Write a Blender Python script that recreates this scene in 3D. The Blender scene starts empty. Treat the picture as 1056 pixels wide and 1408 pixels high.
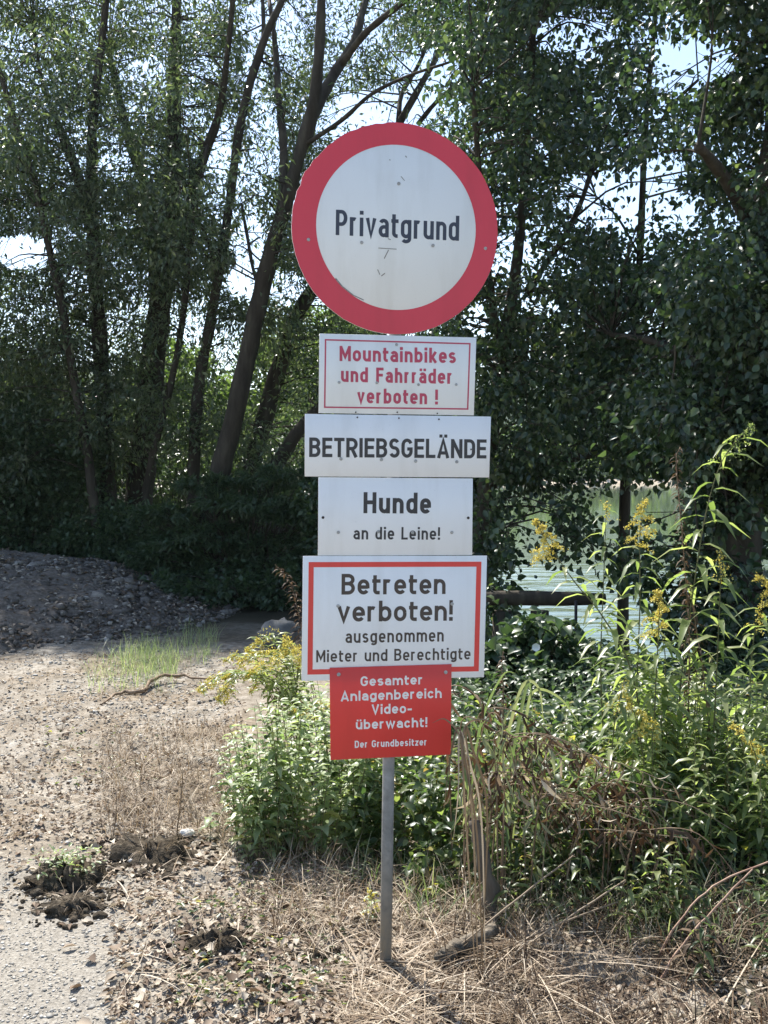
import bpy, math
import numpy as np
from mathutils import Vector, Matrix

# ------------------------------------------------------------------ camera, sky, sun, exposure
S = bpy.context.scene
COL = S.collection
F = 1400.0                      # focal length in photo pixels (photo is 1056 x 1408)
CAMZ = 1.6
PITCH = math.radians(2.45)
cam_d = bpy.data.cameras.new('camera')
cam = bpy.data.objects.new('camera', cam_d); COL.objects.link(cam)
cam.location = (0, 0, CAMZ)
cam.rotation_euler = (math.pi/2 - PITCH, 0, 0)
cam_d.sensor_fit = 'VERTICAL'; cam_d.sensor_height = 36.0; cam_d.lens = 36.0*F/1408.0
cam_d.clip_start = 0.05; cam_d.clip_end = 6000
S.camera = cam

SUN_AZ = math.radians(-27)      # left of the view direction (+Y)
SUN_EL = math.radians(53)
w = bpy.data.worlds.new('World'); S.world = w; w.use_nodes = True
nt = w.node_tree; nt.nodes.clear()
sky = nt.nodes.new('ShaderNodeTexSky'); sky.sky_type = 'NISHITA'; sky.sun_disc = False
sky.sun_elevation = SUN_EL; sky.sun_rotation = SUN_AZ
sky.air_density = 1.0; sky.dust_density = 0.7; sky.ozone_density = 1.6
bg = nt.nodes.new('ShaderNodeBackground'); bg.inputs[1].default_value = 0.115
wo = nt.nodes.new('ShaderNodeOutputWorld')
nt.links.new(sky.outputs[0], bg.inputs[0]); nt.links.new(bg.outputs[0], wo.inputs[0])

sd = Vector((math.sin(SUN_AZ)*math.cos(SUN_EL), math.cos(SUN_AZ)*math.cos(SUN_EL), math.sin(SUN_EL)))
sl = bpy.data.lights.new('sun', 'SUN'); sl.energy = 5.0; sl.angle = math.radians(0.55); sl.color = (1.0, 0.965, 0.9)
so = bpy.data.objects.new('sun', sl); COL.objects.link(so)
so.location = sd*50; so.rotation_euler = sd.to_track_quat('Z', 'Y').to_euler()
S.view_settings.view_transform = 'Standard'; S.view_settings.look = 'None'
S.view_settings.exposure = 1.2; S.view_settings.gamma = 1
HAZE = 0.0002
S.cycles.volume_bounces = 0
S.cycles.max_bounces = 8; S.cycles.transparent_max_bounces = 8
S.cycles.use_denoising = True

# ------------------------------------------------------------------ helpers
R0 = np.array([1., 0, 0]); U0 = np.array([0, math.sin(PITCH), math.cos(PITCH)]); F0 = np.array([0, math.cos(PITCH), -math.sin(PITCH)])
C0 = np.array([0, 0, CAMZ])
def ray(px, py):
    return R0*((px-528)/F) + U0*((704-py)/F) + F0
def P(px, py, Y):
    d = ray(px, py); return C0 + d*(Y/d[1])
def G(px, py, z=0.0):
    d = ray(px, py); return C0 + d*((z-CAMZ)/d[2])
def proj(p):
    q = p - C0
    zc = q@F0
    return 528 + F*(q@R0)/zc, 704 - F*(q@U0)/zc

def empty(name, loc=(0, 0, 0)):
    o = bpy.data.objects.new(name, None); COL.objects.link(o); o.location = loc; o.empty_display_size = .05
    return o
def tag(o, label=None, cat=None, group=None, kind=None):
    if label: o['label'] = label
    if cat: o['category'] = cat
    if group: o['group'] = group
    if kind: o['kind'] = kind
    return o
def link(name, me, parent=None):
    o = bpy.data.objects.new(name, me); COL.objects.link(o)
    if parent is not None:
        o.parent = parent
        b = parent
        off = Vector((0, 0, 0))
        while b is not None:
            off += b.location; b = b.parent
        o.location = -off           # geometry is written in world coordinates
    return o
def mesh(name, V, loops, sizes, mats, tint=None, smooth=False, mi=None):
    me = bpy.data.meshes.new(name)
    V = np.asarray(V, dtype=np.float32); loops = np.asarray(loops, dtype=np.int32); sizes = np.asarray(sizes, dtype=np.int32)
    me.vertices.add(len(V)); me.vertices.foreach_set('co', V.ravel())
    me.loops.add(len(loops)); me.loops.foreach_set('vertex_index', loops)
    me.polygons.add(len(sizes))
    st = np.zeros(len(sizes), dtype=np.int32); st[1:] = np.cumsum(sizes)[:-1]
    me.polygons.foreach_set('loop_start', st); me.polygons.foreach_set('loop_total', sizes)
    if smooth: me.polygons.foreach_set('use_smooth', np.ones(len(sizes), dtype=bool))
    if not isinstance(mats, (list, tuple)): mats = [mats]
    for m in mats: me.materials.append(m)
    if mi is not None: me.polygons.foreach_set('material_index', np.asarray(mi, dtype=np.int32))
    if tint is not None:
        a = me.attributes.new('tint', 'FLOAT', 'POINT'); a.data.foreach_set('value', np.asarray(tint, dtype=np.float32))
    me.update(calc_edges=True); me.validate()
    return me

class MB:
    def __init__(s): s.v = []; s.f = []; s.t = []
    def add(s, verts, faces, tint=.5):
        n = len(s.v); s.v += [tuple(map(float, p)) for p in verts]; s.f += [[i+n for i in f] for f in faces]; s.t += [tint]*len(verts)
    def box(s, c, ax, ay, az):
        c, ax, ay, az = map(np.asarray, (c, ax, ay, az))
        vs = [c+i*ax+j*ay+k*az for k in (-1, 1) for j in (-1, 1) for i in (-1, 1)]
        s.add(vs, [[0, 2, 3, 1], [4, 5, 7, 6], [0, 1, 5, 4], [2, 6, 7, 3], [0, 4, 6, 2], [1, 3, 7, 5]])
    def tube(s, pts, rad, n=7, cap=True, wob=0, rng=None, tint=.5):
        pts = [np.asarray(p, float) for p in pts]; m = len(pts)
        if np.isscalar(rad): rad = [rad]*m
        vs = []; prev = None
        for i in range(m):
            t = pts[min(i+1, m-1)] - pts[max(i-1, 0)]; t = t/(np.linalg.norm(t)+1e-9)
            if prev is None:
                a = np.cross(t, [0.3, 0.9, 0.1]); 
                if np.linalg.norm(a) < 1e-3: a = np.cross(t, [1, 0, 0])
            else: a = prev - t*(prev@t)
            a = a/(np.linalg.norm(a)+1e-9); b = np.cross(t, a); prev = a
            for k in range(n):
                an = 2*math.pi*k/n; r = rad[i]*(1 + (rng.uniform(-wob, wob) if wob else 0))
                vs.append(pts[i] + (a*math.cos(an) + b*math.sin(an))*r)
        fs = [[i*n+k, i*n+(k+1) % n, (i+1)*n+(k+1) % n, (i+1)*n+k] for i in range(m-1) for k in range(n)]
        if cap: fs += [list(range(n))[::-1], [(m-1)*n+k for k in range(n)]]
        s.add(vs, fs, tint)
    def build(s, name, mat, parent=None, smooth=False):
        if not s.v: return None
        me = mesh(name, s.v, [i for f in s.f for i in f], [len(f) for f in s.f], mat, s.t, smooth)
        return link(name, me, parent)

def spline(pts, k=5):
    """Catmull-Rom through points of any dimension"""
    p = [np.asarray(q, float) for q in pts]; p = [2*p[0]-p[1]] + p + [2*p[-1]-p[-2]]
    out = []
    for i in range(1, len(p)-2):
        for j in range(k):
            t = j/k
            out.append(.5*((2*p[i]) + (p[i+1]-p[i-1])*t + (2*p[i-1]-5*p[i]+4*p[i+1]-p[i+2])*t*t + (3*p[i]-p[i-1]-3*p[i+1]+p[i+2])*t**3))
    out.append(p[-2]); return out

def unit(v): return v/(np.linalg.norm(v, axis=-1, keepdims=True)+1e-9)
def rdirs(rng, n): return unit(rng.normal(size=(n, 3)))

def leaf_arrays(rng, C, D, N, L, W, near=False, droop=.3, fold=.25):
    """C base point, D axis, N rough normal.  far: folded diamond; near: pointed blade with midrib and droop"""
    D = unit(D); Sd = unit(np.cross(D, N)); N = np.cross(Sd, D)
    L = np.asarray(L)[:, None]; W = np.asarray(W)[:, None]; n = len(C)
    t = rng.uniform(0, 1, n)
    if not near:
        m = C + D*L*.45
        V = np.stack([C, m+Sd*W*.5+N*W*fold, C+D*L-N*L*droop*.3, m-Sd*W*.5+N*W*fold], 1).reshape(-1, 3)
        return V, np.arange(n*4), np.full(n, 4), np.repeat(t, 4)
    s0 = C; s1 = C+D*L*.3-N*L*droop*.06; s2 = C+D*L*.66-N*L*droop*.3; s3 = C+D*L*.97-N*L*droop*.8
    up = N*W*fold
    V = np.stack([s0, s1, s2, s3, s1+Sd*W*.5+up, s2+Sd*W*.42+up, s1-Sd*W*.5+up, s2-Sd*W*.42+up], 1).reshape(-1, 3)
    lo = np.array([0, 4, 1, 0, 1, 6, 4, 5, 2, 1, 1, 2, 7, 6, 5, 3, 2, 2, 3, 7])
    return V, (np.arange(n)[:, None]*8+lo).ravel(), np.tile([3, 3, 4, 4, 3, 3], n), np.repeat(t, 8)

def leaves(name, mat, parent, rng, C, D, N, L, W, near=False, droop=.3, fold=.25):
    V, lo, sz, t = leaf_arrays(rng, C, D, N, L, W, near, droop, fold)
    return link(name, mesh(name, V, lo, sz, mat, t), parent)

def blades(name, mat, parent, rng, B, H, L, W, up, curl, seg=4):
    """grass / straw strips. B base, H horizontal heading, up start pitch (rad), curl total bend (rad)"""
    n = len(B); H = unit(H); Sd = unit(np.cross(H, np.array([0, 0, 1.])))
    sp = rng.uniform(-.6, .6, n)[:, None]; Sd = unit(Sd + np.array([0, 0, 1.])*sp*.6)
    pts = [B]; a = np.array(up, float)
    for k in range(seg):
        d = H*np.cos(a)[:, None] + np.array([0, 0, 1.])*np.sin(a)[:, None]
        pts.append(pts[-1] + d*(L/seg)[:, None]); a = a - curl/seg
    rows = []
    for k, p in enumerate(pts):
        ww = (W*(1-(k/seg)**2*.85)*.5)[:, None]
        rows += [p-Sd*ww, p+Sd*ww]
    V = np.stack(rows, 1).reshape(-1, 3); m = 2*(seg+1)
    lo = np.concatenate([[2*k, 2*k+1, 2*k+3, 2*k+2] for k in range(seg)])
    me = mesh(name, V, (np.arange(n)[:, None]*m+lo).ravel(), np.full(n*seg, 4), mat, np.repeat(rng.uniform(0, 1, n), m))
    return link(name, me, parent)

PHI = (1+5**.5)/2
ICO = unit(np.array([[-1, PHI, 0], [1, PHI, 0], [-1, -PHI, 0], [1, -PHI, 0], [0, -1, PHI], [0, 1, PHI], [0, -1, -PHI], [0, 1, -PHI], [PHI, 0, -1], [PHI, 0, 1], [-PHI, 0, -1], [-PHI, 0, 1]]))
ICF = np.array([[0, 11, 5], [0, 5, 1], [0, 1, 7], [0, 7, 10], [0, 10, 11], [1, 5, 9], [5, 11, 4], [11, 10, 2], [10, 7, 6], [7, 1, 8], [3, 9, 4], [3, 4, 2], [3, 2, 6], [3, 6, 8], [3, 8, 9], [4, 9, 5], [2, 4, 11], [6, 2, 10], [8, 6, 7], [9, 8, 1]])
def stones(name, mat, rng, C, size, flat=.6, parent=None):
    n = len(C)
    V = ICO[None]*(1+rng.uniform(-.28, .28, (n, 12, 1)))
    sc = size[:, None]*rng.uniform(.6, 1.3, (n, 3))*np.array([1, 1, flat])
    a = rng.uniform(0, 6.28, n); c, s = np.cos(a), np.sin(a)
    V = V*sc[:, None, :]
    V = np.stack([V[..., 0]*c[:, None]-V[..., 1]*s[:, None], V[..., 0]*s[:, None]+V[..., 1]*c[:, None], V[..., 2]], -1) + C[:, None, :]
    me = mesh(name, V.reshape(-1, 3), (np.arange(n)[:, None]*12+ICF.ravel()).ravel(), np.full(n*20, 3), mat, np.repeat(rng.uniform(0, 1, n), 12))
    return link(name, me, parent)

# value noise in numpy
def vnoise(x, y, s, seed=0):
    r = np.random.default_rng(seed); T = r.uniform(-1, 1, (256, 256))
    x = np.asarray(x)/s; y = np.asarray(y)/s
    xi = np.floor(x).astype(int); yi = np.floor(y).astype(int); fx = x-xi; fy = y-yi
    fx = fx*fx*(3-2*fx); fy = fy*fy*(3-2*fy)
    g = lambda i, j: T[i & 255, j & 255]
    return (g(xi, yi)*(1-fx)+g(xi+1, yi)*fx)*(1-fy) + (g(xi, yi+1)*(1-fx)+g(xi+1, yi+1)*fx)*fy
def sstep(a, b, x):
    t = np.clip((np.asarray(x, float)-a)/(b-a), 0, 1); return t*t*(3-2*t)

# ------------------------------------------------------------------ materials
def newmat(name):
    m = bpy.data.materials.new(name); m.use_nodes = True; t = m.node_tree; t.nodes.clear()
    return m, t, t.nodes.new('ShaderNodeOutputMaterial')
def ramp(t, fac, stops):
    r = t.nodes.new('ShaderNodeValToRGB'); e = r.color_ramp.elements
    while len(e) < len(stops): e.new(.5)
    for i, (p, c) in enumerate(stops): e[i].position = p; e[i].color = (*c, 1)
    t.links.new(fac, r.inputs[0]); return r.outputs[0]
def noise(t, scale, detail=4, rough=.55, vec=None, which='Fac'):
    n = t.nodes.new('ShaderNodeTexNoise'); n.inputs['Scale'].default_value = scale; n.inputs['Detail'].default_value = detail; n.inputs['Roughness'].default_value = rough
    if vec is None:
        g = t.nodes.new('ShaderNodeNewGeometry'); vec = g.outputs['Position']
    t.links.new(vec, n.inputs['Vector']); return n.outputs[which]
def attr(t, name='tint'):
    a = t.nodes.new('ShaderNodeAttribute'); a.attribute_name = name; return a.outputs['Fac']
def mixc(t, f, a, b, mode='MIX'):
    m = t.nodes.new('ShaderNodeMix'); m.data_type = 'RGBA'; m.blend_type = mode
    for s, v in ((m.inputs['Factor'], f), (m.inputs['A'], a), (m.inputs['B'], b)):
        if isinstance(v, (float, int)): s.default_value = v
        elif isinstance(v, tuple): s.default_value = (*v, 1)
        else: t.links.new(v, s)
    return m.outputs['Result']
def mathn(t, op, a, b=0.0, c=None):
    m = t.nodes.new('ShaderNodeMath'); m.operation = op
    for i, v in enumerate((a, b) if c is None else (a, b, c)):
        if isinstance(v, (float, int)): m.inputs[i].default_value = v
        else: t.links.new(v, m.inputs[i])
    return m.outputs[0]
def pbsdf(t, color, rough=.6, spec=.5, bump=None, bstr=.3, bdist=.01):
    b = t.nodes.new('ShaderNodeBsdfPrincipled')
    if isinstance(color, tuple): b.inputs['Base Color'].default_value = (*color, 1)
    else: t.links.new(color, b.inputs['Base Color'])
    b.inputs['Roughness'].default_value = rough; b.inputs['Specular IOR Level'].default_value = spec
    if bump is not None:
        n = t.nodes.new('ShaderNodeBump'); n.inputs['Strength'].default_value = bstr; n.inputs['Distance'].default_value = bdist
        t.links.new(bump, n.inputs['Height']); t.links.new(n.outputs[0], b.inputs['Normal'])
    return b
def leafmat(name, stops, trans=.4, rough=.42, spec=.5, tgain=1.5, tcol=None):
    m, t, out = newmat(name)
    c = ramp(t, attr(t), stops)
    b = pbsdf(t, c, rough, spec)
    tr = t.nodes.new('ShaderNodeBsdfTranslucent')
    g = mixc(t, 1.0, c, tcol or (tgain*1.05, tgain*1.15, tgain*.6), 'MULTIPLY'); t.links.new(g, tr.inputs[0])
    mx = t.nodes.new('ShaderNodeMixShader'); mx.inputs[0].default_value = trans
    t.links.new(b.outputs[0], mx.inputs[1]); t.links.new(tr.outputs[0], mx.inputs[2]); t.links.new(mx.outputs[0], out.inputs[0])
    return m
def simple(name, color, rough=.6, spec=.5):
    m, t, out = newmat(name); t.links.new(pbsdf(t, color, rough, spec).outputs[0], out.inputs[0]); return m
def noisy(name, stops, scale, rough=.8, spec=.3, bstr=.5, bdist=.01, stretch=None, detail=6):
    m, t, out = newmat(name)
    g = t.nodes.new('ShaderNodeNewGeometry'); v = g.outputs['Position']
    if stretch:
        mp = t.nodes.new('ShaderNodeMapping'); mp.inputs['Scale'].default_value = stretch; t.links.new(v, mp.inputs[0]); v = mp.outputs[0]
    n = noise(t, scale, detail, .6, v)
    t.links.new(pbsdf(t, ramp(t, n, stops), rough, spec, n, bstr, bdist).outputs[0], out.inputs[0]); return m
def tinted(name, stops, rough=.8, spec=.3, trans=0):
    if trans: return leafmat(name, stops, trans, rough, spec, 1.2, (1.2, 1.1, .9))
    m, t, out = newmat(name)
    n = noise(t, 60, 3)
    c = mixc(t, 1.0, ramp(t, attr(t), stops), ramp(t, n, [(.3, (.7, .7, .7)), (.7, (1.15, 1.15, 1.15))]), 'MULTIPLY')
    t.links.new(pbsdf(t, c, rough, spec).outputs[0], out.inputs[0]); return m

M = {}
M['willow'] = leafmat('willow_leaf', [(0, (.04, .062, .034)), (.5, (.08, .107, .056)), (1, (.15, .175, .105))], .42, .34, .6, 1.7)
M['dark'] = leafmat('dark_leaf', [(0, (.018, .036, .02)), (.55, (.042, .07, .034)), (.9, (.08, .115, .055)), (1, (.14, .17, .07))], .34, .36, .55, 1.7)
M['under'] = leafmat('understory_leaf', [(0, (.034, .06, .028)), (.6, (.06, .095, .045)), (1, (.11, .15, .075))], .34, .4, .5, 1.7)
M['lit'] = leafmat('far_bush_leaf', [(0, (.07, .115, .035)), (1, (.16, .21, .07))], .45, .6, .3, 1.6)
M['nettle'] = leafmat('nettle_leaf', [(0, (.16, .215, .10)), (.5, (.26, .315, .165)), (.9, (.36, .40, .25)), (1, (.38, .36, .14))], .45, .42, .5, 1.5)
M['weed'] = leafmat('weed_leaf', [(0, (.033, .062, .024)), (.6, (.085, .12, .05)), (.9, (.18, .21, .08)), (.95, (.28, .26, .07)), (1, (.2, .13, .06))], .52, .36, .55, 1.8)
M['drab'] = leafmat('withered_leaf', [(0, (.04, .026, .017)), (.6, (.085, .055, .034)), (1, (.17, .12, .075))], .22, .7, .2, 1.2, (1.3, 1.05, .8))
M['straw'] = tinted('straw', [(0, (.11, .075, .045)), (.5, (.28, .21, .14)), (.8, (.46, .37, .27)), (1, (.60, .52, .40))], .6, .3, .2)
M['reed'] = leafmat('reed_leaf', [(0, (.10, .15, .065)), (.5, (.17, .205, .11)), (1, (.30, .30, .2))], .4, .5, .3, 1.4)
M['yellow'] = leafmat('goldenrod_flower', [(0, (.34, .29, .07)), (.5, (.60, .50, .11)), (1, (.74, .66, .24))], .35, .7, .2, 1.2, (1.15, 1.1, .7))
M['litter'] = tinted('dead_leaf', [(0, (.07, .048, .033)), (.3, (.18, .125, .085)), (.65, (.34, .275, .205)), (1, (.52, .46, .37))], .75, .25, .15)
M['goldleaf'] = leafmat('goldenrod_leaf', [(0, (.11, .15, .055)), (.5, (.20, .245, .10)), (1, (.32, .335, .17))], .54, .36, .55, 1.6)
M['stem'] = noisy('green_stem', [(.3, (.07, .08, .03)), (.7, (.14, .13, .06))], 30, .6)
M['drystem'] = noisy('dry_stem', [(.3, (.14, .085, .05)), (.7, (.3, .21, .13))], 25, .7)
M['redstem'] = noisy('ruddy_stem', [(.3, (.22, .12, .08)), (.7, (.40, .27, .19))], 14, .6)
M['bark'] = noisy('bark', [(.25, (.025, .02, .015)), (.55, (.06, .05, .037)), (.8, (.11, .095, .07))], 9, .9, .2, .9, .03, (1, 1, .22))
M['wood'] = noisy('weathered_wood', [(.25, (.05, .04, .03)), (.6, (.13, .105, .08)), (.85, (.24, .2, .16))], 16, .85, .2, .8, .012, (1, 1, .25))
M['greylog'] = noisy('grey_driftwood', [(.3, (.05, .042, .03)), (.55, (.17, .14, .105)), (.8, (.33, .28, .22))], 45, .9, .2, 1, .02, (.5, 1, 1))
M['rod'] = noisy('dark_steel', [(.3, (.02, .02, .022)), (.8, (.05, .045, .04))], 40, .6)
M['gravel'] = tinted('gravel_stone', [(0, (.16, .148, .128)), (.5, (.28, .26, .225)), (1, (.46, .43, .385))], .7, .4)
M['heapstone'] = tinted('slag_stone', [(0, (.06, .051, .042)), (.6, (.15, .13, .11)), (.93, (.25, .22, .185)), (1, (.42, .38, .33))], .75, .4)
M['clod'] = noisy('damp_earth', [(.3, (.026, .021, .015)), (.55, (.075, .06, .043)), (.8, (.2, .172, .13))], 45, .95, .1, 1, .02)

# ------------------------------------------------------------------ terrain
def shore(x): return 10.5 + 40*sstep(.2, -2.6, x) - 0*x
MC = (-5.3, 11.7, 3.45, 3.3, .60)
def heap_h(x, y):
    r = np.sqrt(((x-MC[0])/MC[2])**2 + ((y-MC[1])/MC[3])**2) + .06*vnoise(x, y, .7, 3)
    return MC[4]*np.clip(1-r*r, -.25, 1) + .03*vnoise(x, y, .28, 8)*(r < 1)
def ground_h(x, y):
    x = np.asarray(x, float); y = np.asarray(y, float)
    d = y - shore(x)
    h = .035*vnoise(x, y, .9, 1) + .022*vnoise(x, y, .22, 2)
    h = h + .018*vnoise(x, y, .08, 4)*sstep(9, 6, y)
    path = sstep(-.75, -1.05, x+.0*y)*sstep(4.6, 3.6, y)      # trodden gravel strip bottom left
    h = h*(1-.75*path)
    h = h + .07*np.exp(-(((x-1.4)/1.1)**2+((y-4.6)/1.0)**2)) - .03*np.exp(-(((x-.5)/.4)**2+((y-2.95)/.25)**2))
    h = h - 3.6*sstep(-3.5, 3.5, d)
    h = h + .6*sstep(-.5, -8, x)*sstep(13, 30, y)
    return h
def axis(lo, hi, step, far_lo, far_hi, g=1.16):
    a = list(np.arange(lo, hi, step)); s = step; v = a[-1]
    while v < far_hi: s *= g; v += s; a.append(v)
    s = step; v = lo; b = []
    while v > far_lo: s *= g; v -= s; b.append(v)
    return np.array(b[::-1]+a)
xs = axis(-2.4, 2.4, .02, -900, 900); ys = axis(2.3, 6.2, .02, -60, 190, 1.07)
X, Y = np.meshgrid(xs, ys); Z = ground_h(X, Y)
nx, ny = len(xs), len(ys)
idx = np.arange(nx*ny).reshape(ny, nx)
q = np.stack([idx[:-1, :-1], idx[:-1, 1:], idx[1:, 1:], idx[1:, :-1]], -1).reshape(-1)
gm, t, out = newmat('dusty_ground')
n1 = noise(t, 1.6, 5); n2 = noise(t, 14, 6, .65); n3 = noise(t, 90, 3, .7)
soil = ramp(t, n2, [(.3, (.17, .14, .105)), (.5, (.31, .273, .222)), (.68, (.43, .392, .335))])
brown = ramp(t, n2, [(.3, (.14, .108, .072)), (.58, (.28, .228, .168)), (.75, (.40, .34, .27))])
gray = ramp(t, n3, [(.3, (.20, .178, .146)), (.5, (.27, .243, .203)), (.7, (.34, .312, .265))])
c = mixc(t, ramp(t, n1, [(.42, (0, 0, 0)), (.6, (1, 1, 1))]), soil, brown)
n4 = noise(t, 4.5, 5, .7)
c = mixc(t, mathn(t, 'MULTIPLY', ramp(t, n4, [(.5, (0, 0, 0)), (.66, (1, 1, 1))]), .45), c, (.10, .08, .056))
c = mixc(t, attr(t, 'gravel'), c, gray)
c = mixc(t, attr(t, 'humus_shade'), c, (.045, .04, .025))  # dark soil under trees and weeds, plus painted shade at lower right
c = mixc(t, .35, c, ramp(t, n3, [(.35, (.5, .5, .5)), (.65, (1.25, 1.25, 1.25))]), 'MULTIPLY')
hsum = mathn(t, 'ADD', n3, mathn(t, 'MULTIPLY', n2, .8))
t.links.new(pbsdf(t, c, .95, .15, hsum, .8, .012).outputs[0], out.inputs[0])
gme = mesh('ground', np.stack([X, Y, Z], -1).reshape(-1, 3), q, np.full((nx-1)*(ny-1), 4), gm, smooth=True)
gr = (sstep(-.55, -.95, X + .12*vnoise(X, Y, .3, 5))*sstep(4.25, 3.55, Y+.3*vnoise(X, Y, .5, 6)))
gr = np.maximum(gr, .3*sstep(-1.8, -2.8, X)*sstep(8.5, 6.5, Y))
hum_shade = np.clip(sstep(8.6, 11.5, Y+.6*vnoise(X, Y, .8, 7)) + sstep(.15, .7, X)*sstep(3.3, 3.9, Y+.3*vnoise(X, Y, .3, 9)) + .9*sstep(.1, .4, X+.25*vnoise(X, Y, .35, 14))*sstep(-.2, .3, vnoise(X, Y, .22, 15)), 0, 1)  # last term paints the lower-right shadow into the ground colour
for nm, A in (('gravel', gr), ('humus_shade', hum_shade)):
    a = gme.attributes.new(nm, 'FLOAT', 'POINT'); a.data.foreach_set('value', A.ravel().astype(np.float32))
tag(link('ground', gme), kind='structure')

# water
wm, t, out = newmat('river_water')
g = t.nodes.new('ShaderNodeNewGeometry'); mp = t.nodes.new('ShaderNodeMapping'); mp.inputs['Scale'].default_value = (.35, 1, 1); mp.inputs['Rotation'].default_value = (0, 0, .15)
t.links.new(g.outputs['Position'], mp.inputs[0])
sy = t.nodes.new('ShaderNodeSeparateXYZ'); t.links.new(g.outputs['Position'], sy.inputs[0])
mr = t.nodes.new('ShaderNodeMapRange'); t.links.new(sy.outputs[1], mr.inputs[0]); mr.inputs[1].default_value = 24; mr.inputs[2].default_value = 36; mr.inputs[3].default_value = 1; mr.inputs[4].default_value = .03
h1 = noise(t, 1.6, 3, .5, mp.outputs[0]); h2 = noise(t, .35, 2, .5, mp.outputs[0])
b = pbsdf(t, (.06, .085, .042), .05, .5, mathn(t, 'MULTIPLY', mathn(t, 'ADD', h1, h2), mr.outputs[0]), .5, .12); b.inputs['IOR'].default_value = 1.33
t.links.new(b.outputs[0], out.inputs[0])
WZ = -1.5
wv = [(-900, 8, WZ), (900, 8, WZ), (900, 330, WZ), (-900, 330, WZ)]
tag(link('water', mesh('water', wv, [0, 1, 2, 3], [4], wm)), kind='structure')

# far bank, hill
hm, t, out = newmat('wooded_hill')
n = noise(t, .05, 6, .65)
t.links.new(pbsdf(t, ramp(t, n, [(.35, (.03, .05, .03)), (.65, (.07, .10, .05))]), .95, .1, n, 1, 6).outputs[0], out.inputs[0])
hx = np.linspace(-900, 900, 181); hy = np.concatenate([np.linspace(204, 300, 25), np.linspace(310, 1100, 60)])
HX, HY = np.meshgrid(hx, hy)
HZ = -1.9 + 1.7*sstep(204, 210, HY) + 130*sstep(290, 1000, HY)*(.75+.3*vnoise(HX, HY, 260, 11)) + sstep(300, 360, HY)*(3*vnoise(HX, HY, 14, 12)+2*vnoise(HX, HY, 31, 13))
ih = np.arange(HX.size).reshape(HX.shape)
q = np.stack([ih[:-1, :-1], ih[:-1, 1:], ih[1:, 1:], ih[1:, :-1]], -1).reshape(-1)
tag(link('hill', mesh('hill', np.stack([HX, HY, HZ], -1).reshape(-1, 3), q, np.full(len(q)//4, 4), hm, smooth=True)), kind='structure')
# sandy strip of the far shore
sv = [(-900, 203.2, WZ+.02), (900, 203.2, WZ+.02), (900, 206.2, WZ+.9), (-900, 206.2, WZ+.9)]
tag(link('shore', mesh('shore', sv, [0, 1, 2, 3], [4], noisy('pale_shore', [(.3, (.3, .24, .17)), (.7, (.45, .38, .28))], .6))), kind='structure')

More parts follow.
